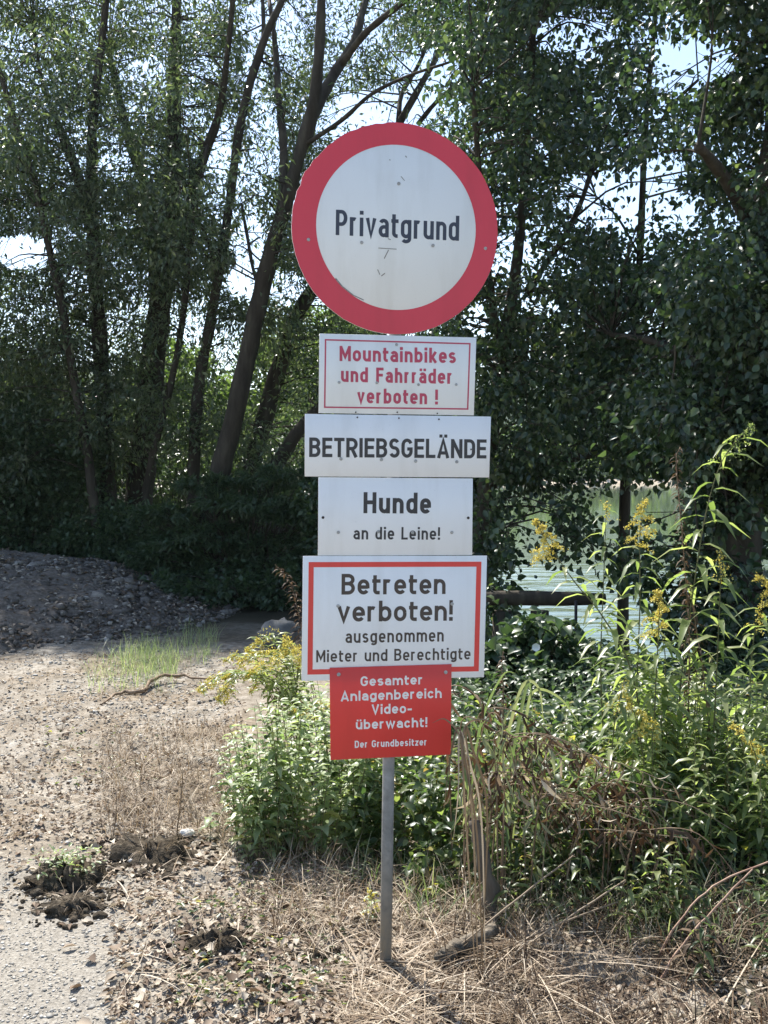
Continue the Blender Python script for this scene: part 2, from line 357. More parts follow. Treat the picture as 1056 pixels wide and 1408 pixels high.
# ------------------------------------------------------------------ lettering: a stroke alphabet in the manner of road-sign lettering
def arc(cx, cy, rx, ry, a0, a1, n=10):
    return [(cx+rx*math.cos(math.radians(a0+(a1-a0)*i/n)), cy+ry*math.sin(math.radians(a0+(a1-a0)*i/n))) for i in range(n+1)]
def glyph(ch, w, s):
    """strokes (polylines) of one letter, cap height 1, stroke w, width factor s -> (strokes, advance width, dots)"""
    X = .735; B = w/2; T = 1-w/2; XT = X-w/2; D = -.2+w/2; L = w/2
    up = {'B': .56, 'E': .5, 'T': .52, 'R': .57, 'I': w/s if s else w, 'S': .54, 'G': .57, 'L': .49, 'Ä': .62, 'A': .62, 'N': .59, 'D': .57, 'P': .55, 'M': .70, 'F': .49, 'H': .58, 'V': .6}
    lo = {'r': .36, 'i': 0, 'v': .5, 'a': .49, 't': .35, 'g': .51, 'u': .50, 'n': .50, 'd': .51, 'o': .51, 'b': .51, 'k': .50, 'e': .50, 's': .46, 'h': .50, 'm': .80, 'c': .47, 'l': 0, 'w': .74, 'z': .46, 'ä': .49, 'ü': .50, '!': 0, '-': .34, ' ': .28}
    Wd = (up.get(ch) or lo.get(ch, 0))*s
    if ch in 'Iil!': Wd = w*1.02
    if ch == ' ': return [], Wd, []
    R = max(Wd-w/2, L); c = (L+R)/2; r = (R-L)/2; ry = min(r*1.1, (XT-B)/2)
    st = []; dots = []
    base = {'ä': 'a', 'ü': 'u', 'Ä': 'A'}.get(ch, ch)
    def stad(top, bot, l=L, rr=R):
        cc = (l+rr)/2; q = (rr-l)/2; e = min(q*1.1, (top-bot)/2)
        return arc(cc, top-e, q, e, 0, 180) + arc(cc, bot+e, q, e, 180, 360) + [(rr, top-e), ]
    if base == 'o': st = [stad(XT, B)]
    elif base == 'n': st = [[(L, 0), (L, X)], [(L, XT-ry)] + arc(c, XT-ry, r, ry, 180, 0)[1:] + [(R, 0)]]
    elif base == 'h': st = [[(L, 0), (L, 1)], [(L, XT-ry)] + arc(c, XT-ry, r, ry, 180, 0)[1:] + [(R, 0)]]
    elif base == 'u': st = [[(R, 0), (R, X)], [(L, X), (L, B+ry)] + arc(c, B+ry, r, ry, 180, 360)[1:]]
    elif base == 'm':
        q = r/2; e = min(q*1.2, ry)
        st = [[(L, 0), (L, X)], [(L, XT-e)] + arc(L+q, XT-e, q, e, 180, 0)[1:] + [(c, 0)], [(c, XT-e)] + arc(c+q, XT-e, q, e, 180, 0)[1:] + [(R, 0)]]
    elif base == 'r': st = [[(L, 0), (L, X)], [(L, XT-ry)] + arc(L+r*1.25, XT-ry, r*1.25, ry, 180, 55)[1:]]
    elif base == 'b': st = [[(L, 0), (L, 1)], stad(XT, B)]
    elif base == 'd': st = [[(R, 0), (R, 1)], stad(XT, B)]
    elif base == 'g': st = [stad(XT, B), [(R, X), (R, D+r*.8)] + arc(c, D+r*.8, r, r*.8, 0, -150)[1:]]
    elif base == 'a':
        m = X*.56
        st = [arc(c, XT-ry, r, ry, 155, 0) + [(R, 0)], [(R, m), (c, m)] + arc(c, (m+B)/2, r, (m-B)/2, 90, 270)[1:] + [(R, B+.05)]]
    elif base == 'e':
        m = X*.49
        st = [[(L, m), (R, m)], [(R, m-w*.4), (R, XT-ry)] + arc(c, XT-ry, r, ry, 0, 180)[1:] + arc(c, B+ry, r, ry, 180, 325)]
    elif base == 'c': st = [arc(c, XT-ry, r, ry, 25, 180) + arc(c, B+ry, r, ry, 180, 335)]
    elif base in 'sS':
        tp, bt = (XT, B) if base == 's' else (T, B)
        m = (tp+bt)/2*1.02; a1 = (tp-m)/2; a2 = (m-bt)/2
        st = [arc(c, tp-a1, r*.95, a1, 25, 270, 14) + arc(c, bt+a2, r, a2, 90, -155, 14)[1:]]
    elif base == 't':
        x0 = L+Wd*.12
        st = [[(x0, .93), (x0, B+.12)] + arc(x0+.12, B+.12, .12, .12, 180, 270, 5)[1:] + [(max(R+w*.3, x0+.16), B)], [(0, XT), (Wd, XT)]]
    elif base == 'v': st = [[(L*.9, X), (c, w*.32), (R+L*.1, X)]]
    elif base == 'w': st = [[(L*.9, X), (L+r*.52, w*.4), (c, X*.92), (R-r*.52, w*.4), (R+L*.1, X)]]
    elif base == 'z': st = [[(L*.4, XT), (R, XT), (L, B), (R+L*.6, B)]]
    elif base == 'k': st = [[(L, 0), (L, 1)], [(R, X), (L+w*.4, X*.40)], [(L+r*.6, X*.52), (R+L*.2, 0)]]
    elif base == 'i': st = [[(L, 0), (L, X)]]; dots = [(L, 1-w*.5)]
    elif base == 'l': st = [[(L, 0), (L, 1)]]
    elif base == '!': st = [[(L, .30), (L, 1)]]; dots = [(L, w*.5)]
    elif base == '-': st = [[(0, .36), (Wd, .36)]]
    elif base == 'I': st = [[(L, 0), (L, 1)]]
    elif base == 'P': st = [[(L, 0), (L, 1)], [(L, T), (c, T)] + arc(c, (T+.44)/2, r, (T-.44)/2, 90, -90)[1:] + [(L, .44)]]
    elif base == 'R': st = [[(L, 0), (L, 1)], [(L, T), (c, T)] + arc(c, (T+.45)/2, r, (T-.45)/2, 90, -90)[1:] + [(L, .45)], [(c, .45), (R+L*.1, 0)]]
    elif base == 'B': st = [[(L, 0), (L, 1)], [(L, T), (c, T)] + arc(c, (T+.53)/2, r*.92, (T-.53)/2, 90, -90)[1:] + [(L, .53)], [(c, .53)] + arc(c, (B+.53)/2, r, (.53-B)/2, 90, -90)[1:] + [(L, B)]]
    elif base == 'D': st = [[(L, 0), (L, 1)], [(L, T), (c, T)] + arc(c, T-ry*1.1, r, ry*1.1, 90, 0)[1:] + arc(c, B+ry*1.1, r, ry*1.1, 0, -90) + [(L, B)]]
    elif base == 'E': st = [[(L, 0), (L, 1)], [(L, T), (R+L, T)], [(L, .52), (R+L*.6, .52)], [(L, B), (R+L, B)]]
    elif base == 'F': st = [[(L, 0), (L, 1)], [(L, T), (R+L, T)], [(L, .50), (R+L*.5, .50)]]
    elif base == 'L': st = [[(L, 1), (L, 0)], [(L, B), (R+L, B)]]
    elif base == 'T': st = [[(c, 0), (c, 1)], [(0, T), (Wd, T)]]
    elif base == 'H': st = [[(L, 0), (L, 1)], [(R, 0), (R, 1)], [(L, .52), (R, .52)]]
    elif base == 'N': st = [[(L, 0), (L, 1)], [(R, 0), (R, 1)], [(L, 1-w*.3), (R, w*.3)]]
    elif base == 'M': st = [[(L, 0), (L, 1)], [(R, 0), (R, 1)], [(L, 1-w*.3), (c, .28), (R, 1-w*.3)]]
    elif base == 'G': st = [arc(c, T-ry*1.1, r, ry*1.1, 20, 180) + arc(c, B+ry*1.1, r, ry*1.1, 180, 360) + [(R, .46), (c+r*.05, .46)]]
    elif base == 'A': st = [[(L*.9, 0), (c, 1-w*.35), (R+L*.1, 0)], [(L+r*.35, .27), (R-r*.35, .27)]]
    elif base == 'V': st = [[(L*.9, 1), (c, w*.35), (R+L*.1, 1)]]
    if ch in 'äü': dots = [(c-max(r*.62, w*.72), 1-w*.5), (c+max(r*.62, w*.72), 1-w*.5)]
    if ch == 'Ä': dots = [(c-max(r*.42, w*.75), 1.15), (c+max(r*.42, w*.75), 1.15)]
    return st, Wd, dots

def ribbon(path, w):
    p = [np.array(a, float) for a in path]; q = [p[0]]
    for a in p[1:]:
        if np.linalg.norm(a-q[-1]) > 1e-4: q.append(a)
    p = q; Lf = []; Rt = []
    for i in range(len(p)):
        d0 = p[i]-p[i-1] if i else p[1]-p[0]; d1 = p[i+1]-p[i] if i < len(p)-1 else d0
        d0 = d0/np.linalg.norm(d0); d1 = d1/np.linalg.norm(d1)
        n0 = np.array([-d0[1], d0[0]]); n1 = np.array([-d1[1], d1[0]]); m = n0+n1
        if np.linalg.norm(m) < 1e-3: m = n0
        m = m/np.linalg.norm(m); k = min(1/max(m@n0, .2), 2.2)
        Lf.append(p[i]+m*w/2*k); Rt.append(p[i]-m*w/2*k)
    return Lf, Rt

def text_line(mb, text, p0, p1, cap, w, gap, tomap, word=None):
    """p0/p1: left and right ends of the baseline in sign-plane metres; cap height in metres; fits the word to the span"""
    span = np.linalg.norm(np.subtract(p1, p0))/cap; gap *= .85; w *= .93
    lo, hi = .2, 3.5
    for _ in range(40):
        s = (lo+hi)/2; tot = sum(glyph(ch, w, s)[1] for ch in text) + gap*(len(text)-1)
        if tot > span: hi = s
        else: lo = s
    ex = np.subtract(p1, p0)/np.linalg.norm(np.subtract(p1, p0)); ey = np.array([-ex[1], ex[0]])
    x = 0; k = 0
    put = lambda a, dep: tomap(np.asarray(p0)+ex*(x+a[0])*cap+ey*a[1]*cap, dep)
    wi = 0
    for ch in text:
        st, Wd, dots = glyph(ch, w, s)
        if ch == ' ': wi += 1
        if word is not None and wi != word: x += Wd+gap; continue
        for path in st:
            Lf, Rt = ribbon(path, w); dep = .0005+.00002*(k % 6); k += 1
            n = len(Lf); mb.add([put(a, dep) for a in Lf]+[put(a, dep) for a in Rt], [[i, n+i, n+i+1, i+1] for i in range(n-1)])
        for (dx, dy) in dots:
            dep = .0005+.00002*(k % 6); k += 1; h = w*(.53 if len(dots) == 1 else .47)
            mb.add([put((dx-h, dy-h), dep), put((dx+h, dy-h), dep), put((dx+h, dy+h), dep), put((dx-h, dy+h), dep)], [[0, 1, 2, 3]])
        x += Wd+gap

# ------------------------------------------------------------------ the sign post
YAW = math.radians(8)
PB = G(530, 1330)                                   # foot of the pole
ES = np.array([math.cos(YAW), math.sin(YAW), 0.]); EZ = np.array([0, 0, 1.]); EN = np.array([math.sin(YAW), -math.cos(YAW), 0.])
FACE = PB + EN*.026                                 # common board plane, just in front of the pole
def to_plane(px, py):
    d = ray(px, py); tt = ((FACE-C0)@EN)/(d@EN); p = C0+d*tt-FACE
    return np.array([p@ES, p[2]])
def from_plane(a, dep=0.0): return FACE + ES*a[0] + EZ*a[1] + EN*dep

def plate_mat(name, col, trans, dirt=(.62, .60, .55)):
    m, t, out = newmat(name)
    g = t.nodes.new('ShaderNodeNewGeometry'); mp = t.nodes.new('ShaderNodeMapping'); mp.inputs['Scale'].default_value = (14, 14, 2.2); t.links.new(g.outputs['Position'], mp.inputs[0])
    s1 = noise(t, 1.0, 5, .6, mp.outputs[0]); s2 = noise(t, 5, 5, .6); s3 = noise(t, 160, 2, .5)
    f = mathn(t, 'MULTIPLY', ramp(t, s1, [(.48, (0, 0, 0)), (.75, (1, 1, 1))]), .24)
    c = mixc(t, f, col, tuple(a*b for a, b in zip(col, dirt)))
    c = mixc(t, mathn(t, 'MULTIPLY', ramp(t, s2, [(.55, (0, 0, 0)), (.8, (1, 1, 1))]), .12), c, tuple(a*b*.8 for a, b in zip(col, dirt)))
    c = mixc(t, mathn(t, 'MULTIPLY', ramp(t, s3, [(.72, (0, 0, 0)), (.78, (1, 1, 1))]), .25), c, tuple(a*.5 for a in col))
    b = pbsdf(t, c, .38, .45, s2, .04, .01)
    tr = t.nodes.new('ShaderNodeBsdfTranslucent'); t.links.new(c, tr.inputs[0])
    mx = t.nodes.new('ShaderNodeMixShader'); mx.inputs[0].default_value = trans
    t.links.new(b.outputs[0], mx.inputs[1]); t.links.new(tr.outputs[0], mx.inputs[2]); t.links.new(mx.outputs[0], out.inputs[0])
    return m
WHITE = plate_mat('white_sheet', (.80, .81, .80), .04)
WHITE2 = plate_mat('white_plastic', (.82, .83, .84), .06)
REDP = plate_mat('red_plastic', (.72, .06, .05), .18)
CRIM = plate_mat('crimson_film', (.62, .042, .068), .0)
PINK = plate_mat('faded_crimson_film', (.47, .05, .10), .0)
BRED = plate_mat('red_film', (.70, .06, .05), .0)
INK = plate_mat('black_lettering', (.032, .03, .034), 0)
INKB = plate_mat('blue_black_lettering', (.036, .04, .062), 0)
INKBR = plate_mat('brown_black_lettering', (.062, .047, .04), 0)
STEEL = noisy('zinc_screw', [(.3, (.25, .25, .24)), (.7, (.5, .5, .48))], 120, .45, .5)
HOLE = simple('rust_dark', (.03, .022, .018), .8)
mpole, t, out = newmat('galvanised_pole')
n = noise(t, 22, 6, .65); g = t.nodes.new('ShaderNodeNewGeometry'); sx = t.nodes.new('ShaderNodeSeparateXYZ'); t.links.new(g.outputs['Position'], sx.inputs[0])
c = ramp(t, n, [(.3, (.13, .125, .115)), (.55, (.23, .225, .21)), (.75, (.32, .315, .295))])
mr = t.nodes.new('ShaderNodeMapRange'); t.links.new(sx.outputs[2], mr.inputs[0]); mr.inputs[1].default_value = .42; mr.inputs[2].default_value = .12; mr.inputs[3].default_value = 0; mr.inputs[4].default_value = .75
c = mixc(t, mathn(t, 'MULTIPLY', mr.outputs[0], ramp(t, n, [(.3, (.4, .4, .4)), (.6, (1, 1, 1))])), c, (.22, .16, .09))      # mud splash on the foot
b = pbsdf(t, c, .5, .4, n, .2, .004); b.inputs['Metallic'].default_value = .1
t.links.new(b.outputs[0], out.inputs[0])

post = tag(empty('sign_post', PB), 'grey steel post carrying one round prohibition sign and five notice boards', 'sign post')
mb = MB(); pt = from_plane(to_plane(549, 195), -.0245); mb.tube([PB-np.array([0, 0, .12]), PB, pt], .019, 20)
mb.build('pole', mpole, post, True)

def plate(name, quad, dep, mat, thick=.003, bevel=True, parent=post):
    """quad: pixel corners TL TR BR BL on the board plane"""
    q = [to_plane(*a) for a in quad]; c = sum(q)/4; mb = MB(); i = .0012
    outer = [a for a in q]; inner = [a+(c-a)/np.linalg.norm(c-a)*i for a in q]
    V = [from_plane(a, dep-thick) for a in outer]+[from_plane(a, dep-.0006) for a in outer]+[from_plane(a, dep) for a in inner]
    fs = [[0, 1, 2, 3]]
    for k in range(4):
        j = (k+1) % 4; fs += [[k, 4+k, 4+j, j], [4+k, 8+k, 8+j, 4+j]]
    fs.append([11, 10, 9, 8]); mb.add(V, fs); return mb.build(name, mat, parent)
def border(quad_o, width, dep, mat, parent):
    q = [to_plane(*a) for a in quad_o]; c = sum(q)/4; V = []; n = 4
    ins = []
    for k in range(4):
        a, p_, n_ = q[k], q[k-1], q[(k+1) % 4]
        u = (p_-a)/np.linalg.norm(p_-a); v = (n_-a)/np.linalg.norm(n_-a); ins.append(a+(u+v)*width)
    mb = MB(); mb.add([from_plane(a, dep+.0004) for a in q]+[from_plane(a, dep+.0004) for a in ins], [[k, 4+k, 4+(k+1) % 4, (k+1) % 4] for k in range(4)])
    return mb.build('border', mat, parent)
PXM = PB[1]/F*1.01
def screw(px, py, dep, parent, r=1.9, dark=False):
    a = to_plane(px, py); mb = MB(); n = 12; rr = r*PXM; V = []
    for (f, z) in ((1, .0003), (1, .0012), (.7, .0022), (.3, .0016)):
        V += [from_plane(a+np.array([math.cos(6.2832*k/n), math.sin(6.2832*k/n)])*rr*f, dep+z) for k in range(n)]
    fs = [[i*n+k, i*n+(k+1) % n, (i+1)*n+(k+1) % n, (i+1)*n+k] for i in range(3) for k in range(n)]+[[3*n+k for k in range(n)]]
    mb.add(V, fs); return mb.build('screw' if not dark else 'screw_hole', HOLE if dark else STEEL, parent, not dark)
def lettering(lines, dep, mat, parent):
    for (txt, x0, y0, x1, y1, cap, w_, gap) in lines:
        words = txt.split(' ')
        for k in range(len(words)):
            mb = MB(); text_line(mb, txt, to_plane(x0, y0), to_plane(x1, y1), cap*PXM, w_, gap, lambda a, d: from_plane(a, dep+d), k if len(words) > 1 else None)
            mb.build('lettering', mat, parent)

# round sign
dep = .004; mb = MB(); n = 96; rim = []; cc = to_plane(544.3, 315); RX = np.linalg.norm(to_plane(686, 317)-to_plane(402.5, 313))/2; RY = RX*1.005
rg = np.random.default_rng(5)
wob = np.array([1 + (.006*rg.normal() if 25 < k < 45 else .0015*rg.normal()) for k in range(n)])   # the upper edge is nibbled
ang = 2*np.pi*np.arange(n)/n
ring = lambda fx, fy, ww=1.0: [cc+np.array([math.cos(a)*fx*(ww[k] if hasattr(ww, '__len__') else ww), math.sin(a)*fy*(ww[k] if hasattr(ww, '__len__') else ww)]) for k, a in enumerate(ang)]
o_ = ring(RX, RY, wob)
mb.add([from_plane(a, dep-.002) for a in o_]+[from_plane(a, dep) for a in ring(RX, RY, wob*.996)], [[k, (k+1) % n, n+(k+1) % n, n+k] for k in range(n)]+[list(range(n))[::-1]]+[[n+k for k in range(n)]])
rs = mb.build('round_sign', WHITE, post); rs['label'] = 'round white disc with red rim reading Privatgrund'
ci = to_plane(545.3, 313.5)-cc; RI = np.linalg.norm(to_plane(655, 314)-to_plane(435.8, 312))/2
mb = MB(); mb.add([from_plane(a, dep+.0004) for a in ring(RX, RY, wob*.9985)]+[from_plane(a+ci, dep+.0004) for a in ring(RI, RI*1.012)], [[k, (k+1) % n, n+(k+1) % n, n+k] for k in range(n)])
mb.build('border', CRIM, rs)
lettering([('Privatgrund', 461.3, 323.6, 630.7, 331.6, 33.3, .155, .115)], dep, INKB, rs)
for (x, y) in ((424, 330), (667, 342), (548, 253), (497, 334), (595, 338)): screw(x, y, dep+.0005, rs, 2.3)
# scratches of old fixing marks
SCR = noisy('grimy_scratch', [(.3, (.16, .15, .13)), (.7, (.38, .37, .34))], 300)
for (x0, y0, x1, y1, ww) in ((520, 341.5, 545, 343, 1.0), (534, 344, 528, 356, 1.3), (519, 371, 522, 378, 1.1), (524, 380, 529, 376, 1.2), (551, 243, 556, 249, .9), (557, 215, 559, 217, 1.3), (535, 220, 536.5, 221, 1.2), (461, 383, 470, 394, 1.8), (470, 394, 485, 406, 1.6), (485, 406, 500, 413, 1.2), (533, 328.5, 537, 330, 1.2)):
    mb = MB(); Lf, Rt = ribbon([to_plane(x0, y0), to_plane(x1, y1)], ww*PXM); mb.add([from_plane(a, dep+.0007) for a in (Lf[0], Lf[1], Rt[1], Rt[0])], [[0, 1, 2, 3]]); mb.build('scratch', SCR, rs)

# mountain bike board
dep = .003
p1 = plate('notice_board', [(439.3, 458.8), (654.8, 464.3), (651.2, 571.2), (437.9, 568)], dep, WHITE); p1['label'] = 'white board with thin crimson frame banning mountain bikes'
border([(446.5, 466.3), (646.8, 471.8), (643.7, 563.5), (445.3, 561)], 2.0*PXM, dep, PINK, p1)
lettering([('Mountainbikes', 466.7, 496.6, 626.5, 499.6, 20.2, .2, .15), ('und Fahrräder', 468.7, 525.2, 621.9, 528, 20, .2, .16), ('verboten !', 490.9, 554.4, 601.8, 556.2, 20, .2, .16)], dep, PINK, p1)
for (x, y) in ((466, 526), (518, 526.5), (575, 529), (627, 529), (545, 474)): screw(x, y, dep+.0005, p1, 1.9)
for (x, y) in ((489, 567), (546, 567), (601, 568.6)): screw(x, y, dep, p1, 1.0, True)
# BETRIEBSGELAENDE board
dep = .0055
p2 = plate('notice_board', [(419.2, 569.2), (674.6, 572.9), (672.1, 656.5), (418.7, 655.1)], dep, WHITE2); p2['label'] = 'wide white board with one line of black capitals'
lettering([('BETRIEBSGELÄNDE', 424.9, 628.4, 668.2, 630.5, 26, .185, .105)], dep, INK, p2)
for (x, y) in ((468.5, 631), (524, 632), (571, 634), (627.5, 635)): screw(x, y, dep, p2, 2.3)
for (x, y) in ((491, 574), (548, 575), (603, 576.5), (447, 617), (647, 618)): screw(x, y, dep+.0005, p2, 1.1, True)
# dog board
dep = .003
p3 = plate('notice_board', [(437.9, 656.2), (649.9, 657.9), (649, 763.2), (437, 764)], dep, WHITE2); p3['label'] = 'white board asking for dogs on the leash'
lettering([('Hunde', 499.5, 705.6, 592.2, 706.2, 28.4, .2, .15), ('an die Leine!', 485.7, 741.6, 604.6, 742, 17, .175, .17)], dep, INK, p3)
for (x, y) in ((465, 732), (520, 731), (567, 732), (621, 732)): screw(x, y, dep+.0005, p3, 2.2)
for (x, y) in ((444, 711.5), (643.5, 712)): screw(x, y, dep, p3, 1.9, True)
# no-trespass board
dep = .0058
p4 = plate('notice_board', [(416.5, 764.4), (669.1, 763.9), (665, 930.7), (414.3, 935.9)], dep, WHITE2); p4['label'] = 'white board with broad red frame forbidding entry'
border([(424.2, 772.6), (661.4, 772), (657.6, 922.5), (422.5, 927.1)], 6.9*PXM, dep, BRED, p4)
lettering([('Betreten', 469.2, 817.3, 612, 816.4, 28, .185, .15), ('verboten!', 463.7, 854.6, 621.9, 853, 28.2, .185, .14), ('ausgenommen', 474.7, 883.8, 609.5, 881.6, 17.8, .165, .17), ('Mieter und Berechtigte', 434.6, 910.2, 646.3, 906.2, 16.4, .165, .165)], dep, INKBR, p4)
for (x, y) in ((464.5, 832.7), (621, 830)): screw(x, y, dep+.0006, p4, 2.4)
# red board, slightly askew, over the lower edge
dep = .0095
p5 = plate('notice_board', [(453, 917.6), (620.2, 912.6), (618.9, 1036.4), (454.1, 1043.9)], dep, REDP); p5['label'] = 'red board with white lettering about video surveillance'
WL = plate_mat('white_lettering', (.78, .76, .74), 0)
lettering([('Gesamter', 495.3, 942.6, 580.7, 940, 13.4, .2, .17), ('Anlagenbereich', 468.1, 963.4, 606.5, 958.6, 13.6, .2, .165), ('Video-', 510.4, 981.2, 565.6, 979.2, 13.6, .2, .17), ('überwacht!', 488.8, 1001.9, 586.7, 998.4, 13.4, .2, .17), ('Der Grundbesitzer', 487.3, 1027.2, 586.2, 1023.6, 9.7, .19, .17)], dep, WL, p5)
for (x, y) in ((465.3, 926.5), (612, 923.5)): screw(x, y, dep+.0005, p5, 2.6)

# ------------------------------------------------------------------ trees
# gaps where the sky shows, in photo pixels: (cx, cy, rx, ry, strength)
GAPS = [(30, 345, 50, 22, 1), (95, 320, 30, 12, .5), (108, 375, 18, 14, .5), (200, 95, 26, 16, .5), (185, 155, 18, 20, .6), (165, 215, 24, 30, .5), (155, 20, 20, 14, .5), (275, 95, 22, 20, .6),
        (345, 30, 20, 24, .7), (350, 90, 16, 46, .7), (365, 190, 22, 50, .8), (300, 205, 20, 40, .75), (310, 275, 22, 30, .6), (265, 160, 14, 30, .5), (345, 345, 25, 50, .95), (335, 385, 22, 28, .95), (345, 260, 20, 40, .6),
        (395, 395, 25, 24, .8), (400, 60, 18, 50, .5), (445, 165, 26, 18, .8), (490, 30, 40, 30, .5), (540, 145, 70, 28, .97), (590, 95, 38, 26, .9), (480, 175, 40, 16, .8), (430, 420, 20, 26, .8), (415, 265, 16, 30, .6),
        (785, 45, 60, 26, .85), (815, 18, 30, 14, .6), (815, 60, 20, 22, .6), (960, 82, 55, 30, 1), (930, 100, 40, 26, .8), (910, 40, 60, 30, .5), (1010, 60, 50, 40, .5), (1020, 15, 40, 20, .5), (890, 130, 26, 40, .6),
        (860, 265, 90, 26, .9), (840, 290, 70, 24, .9), (905, 240, 36, 24, .9), (930, 290, 24, 24, .8), (880, 330, 30, 30, .7), (865, 160, 24, 40, .5), (700, 190, 40, 18, .5), (745, 205, 22, 14, .6), (660, 210, 24, 24, .5),
        (690, 350, 40, 30, .85), (700, 310, 40, 30, .6), (740, 360, 60, 20, .6), (720, 395, 50, 14, .5), (655, 440, 14, 26, .9), (740, 420, 28, 14, .7), (690, 255, 30, 20, .4), (760, 330, 30, 30, .5), (640, 160, 20, 24, .5),
        (180, 300, 12, 16, .4), (235, 290, 14, 12, .4), (55, 100, 12, 12, .3), (20, 60, 14, 14, .3),
        (230, 500, 16, 40, .7), (330, 500, 40, 60, .6), (270, 470, 30, 40, .55), (380, 560, 20, 40, .5), (430, 500, 14, 50, .5)]
GA = np.array(GAPS)
def gap_keep(rng, pts, soft=.25):
    px, py = proj(pts)
    d = ((px[:, None]-GA[:, 0])/GA[:, 2])**2 + ((py[:, None]-GA[:, 1])/GA[:, 3])**2
    d = d + .35*vnoise(px, py, 14, 21)[:, None]
    f = np.clip((1.4-d)/.5, 0, 1)*np.minimum(1, GA[:, 4]*.96)
    return rng.uniform(0, 1, len(pts)) > f.max(1)

TREES = []
def tree(kind, label, Y0, paths, mat, base_r=1.25, group='trees of the riverside wood'):
    """paths: first is the trunk, the rest limbs; entries (px, py, half width px[, depth offset])"""
    sk = []
    b0 = P(paths[0][0][0], paths[0][0][1], Y0); zb = float(ground_h(b0[0], b0[1]))
    root = tag(empty(kind, (b0[0], b0[1], zb)), label, 'tree', group)
    mb = MB(); rg = np.random.default_rng(int(abs(paths[0][0][0]*7+Y0*31)))
    for i, pa in enumerate(paths):
        pts = []; last = None
        for j, e in enumerate(pa):
            dy = e[3] if len(e) > 3 else (0 if i == 0 else .35*j*(1 if i % 2 else -1))
            p = P(e[0], e[1], Y0+dy); pts.append(np.append(p, e[2]*Y0/F))
        if i == 0:
            f = pts[0].copy(); f[2] = zb-.15; f[3] *= base_r; pts = [f]+pts
        sp = np.array(spline(pts, 4)); sk.append(sp)
        mb.tube(sp[:, :3], sp[:, 3]*(1+.06*rg.normal(size=len(sp))), 9 if i == 0 else 7, wob=.08, rng=rg)
    TREES.append(dict(root=root, mb=mb, sk=np.concatenate(sk), mat=mat, Y=Y0, C=[], n=0))
    return TREES[-1]

tree('willow_tree', 'slender tree curving to the left at the far left, thinnest of the left clump', 13.5, [[(152, 800, 7), (135, 740, 7), (120, 620, 6.5), (105, 540, 6), (85, 420, 5.5), (65, 330, 5), (45, 240, 4.5), (15, 150, 4), (-5, 80, 3)]], 'willow')
tree('willow_tree', 'upright trunk behind the gravel heap with two limbs reaching up left', 14.5, [[(160, 800, 13), (150, 700, 12), (145, 600, 11), (138, 480, 10), (130, 360, 9), (126, 250, 8), (128, 160, 7), (140, 60, 5), (150, -40, 4)], [(128, 290, 4), (95, 200, 3.5), (60, 120, 3), (45, 30, 2.5)], [(129, 330, 4), (100, 230, 3.5), (75, 170, 3)]], 'willow')
tree('willow_tree', 'thickest dark trunk of the left clump, forking into three above the bushes', 15.2, [[(190, 800, 22), (190, 700, 20), (200, 600, 18), (210, 500, 17), (222, 400, 16), (232, 320, 13), (238, 230, 11), (240, 120, 9), (243, 0, 6), (245, -60, 5)], [(215, 400, 9), (205, 280, 8), (180, 200, 7), (165, 140, 6), (150, 70, 4)], [(225, 390, 9), (255, 310, 8), (275, 230, 7), (300, 160, 5), (312, 80, 4), (322, -20, 3)]], 'willow')
tree('young_tree', 'thin sapling leaning right in front of the thickest dark trunk', 14.0, [[(188, 760, 6), (205, 650, 5.5), (225, 570, 5), (245, 480, 4.5), (258, 380, 4), (268, 290, 3), (285, 200, 2.5)]], 'willow')
tree('willow_tree', 'slim straight tree rising between the thick trunk and the leaning trunk', 14, [[(262, 800, 9), (265, 700, 8.5), (268, 600, 8), (275, 520, 7.5), (290, 440, 7), (305, 350, 6.5), (318, 260, 6), (327, 190, 6), (345, 110, 5.5), (365, 50, 5), (388, 0, 4.5), (410, -60, 4)], [(345, 115, 4), (360, 70, 3.5), (362, 20, 3), (358, -40, 2)], [(300, 390, 3), (285, 330, 2.5), (262, 280, 2)]], 'willow')
tree('willow_tree', 'leaning brown trunk left of the round sign with a fan of upper limbs', 13, [[(288, 740, 16), (300, 660, 14.5), (320, 580, 13.5), (340, 490, 12.5), (355, 420, 11.5), (372, 350, 11), (390, 290, 10), (410, 220, 8.5), (430, 150, 9), (438, 80, 7.5), (442, 0, 6.5), (446, -60, 5)],
     [(412, 210, 8), (430, 160, 8), (455, 110, 7.5), (485, 60, 6.5), (500, 10, 5.5), (515, -40, 4.5)], [(470, 88, 5), (500, 48, 4.5), (530, 22, 4), (570, -10, 3)], [(386, 300, 6), (390, 210, 6), (383, 130, 5), (378, 60, 4), (370, 0, 3)], [(418, 200, 3.5), (470, 165, 3), (510, 130, 2.5), (560, 105, 2), (620, 85, 1.5)], [(358, 400, 3), (348, 370, 2.5), (340, 325, 2.5), (332, 280, 2)]], 'willow')
tree('willow_tree', 'second leaning trunk disappearing behind the round sign', 15, [[(328, 760, 15), (345, 650, 13), (365, 570, 12), (385, 500, 11), (405, 440, 10), (428, 400, 9), (450, 350, 8), (480, 280, 7), (520, 220, 6), (560, 150, 5), (600, 80, 4)], [(548, 170, 4), (552, 130, 3.5), (575, 90, 3), (600, 30, 2.5)], [(575, 170, 3.5), (600, 140, 3), (640, 105, 2)]], 'willow')
tree('young_tree', 'low bent trunk reaching behind the boards above the dark bushes', 13.5, [[(345, 720, 12), (375, 650, 10), (405, 600, 9), (440, 560, 7), (490, 530, 5), (540, 480, 4)]], 'willow')
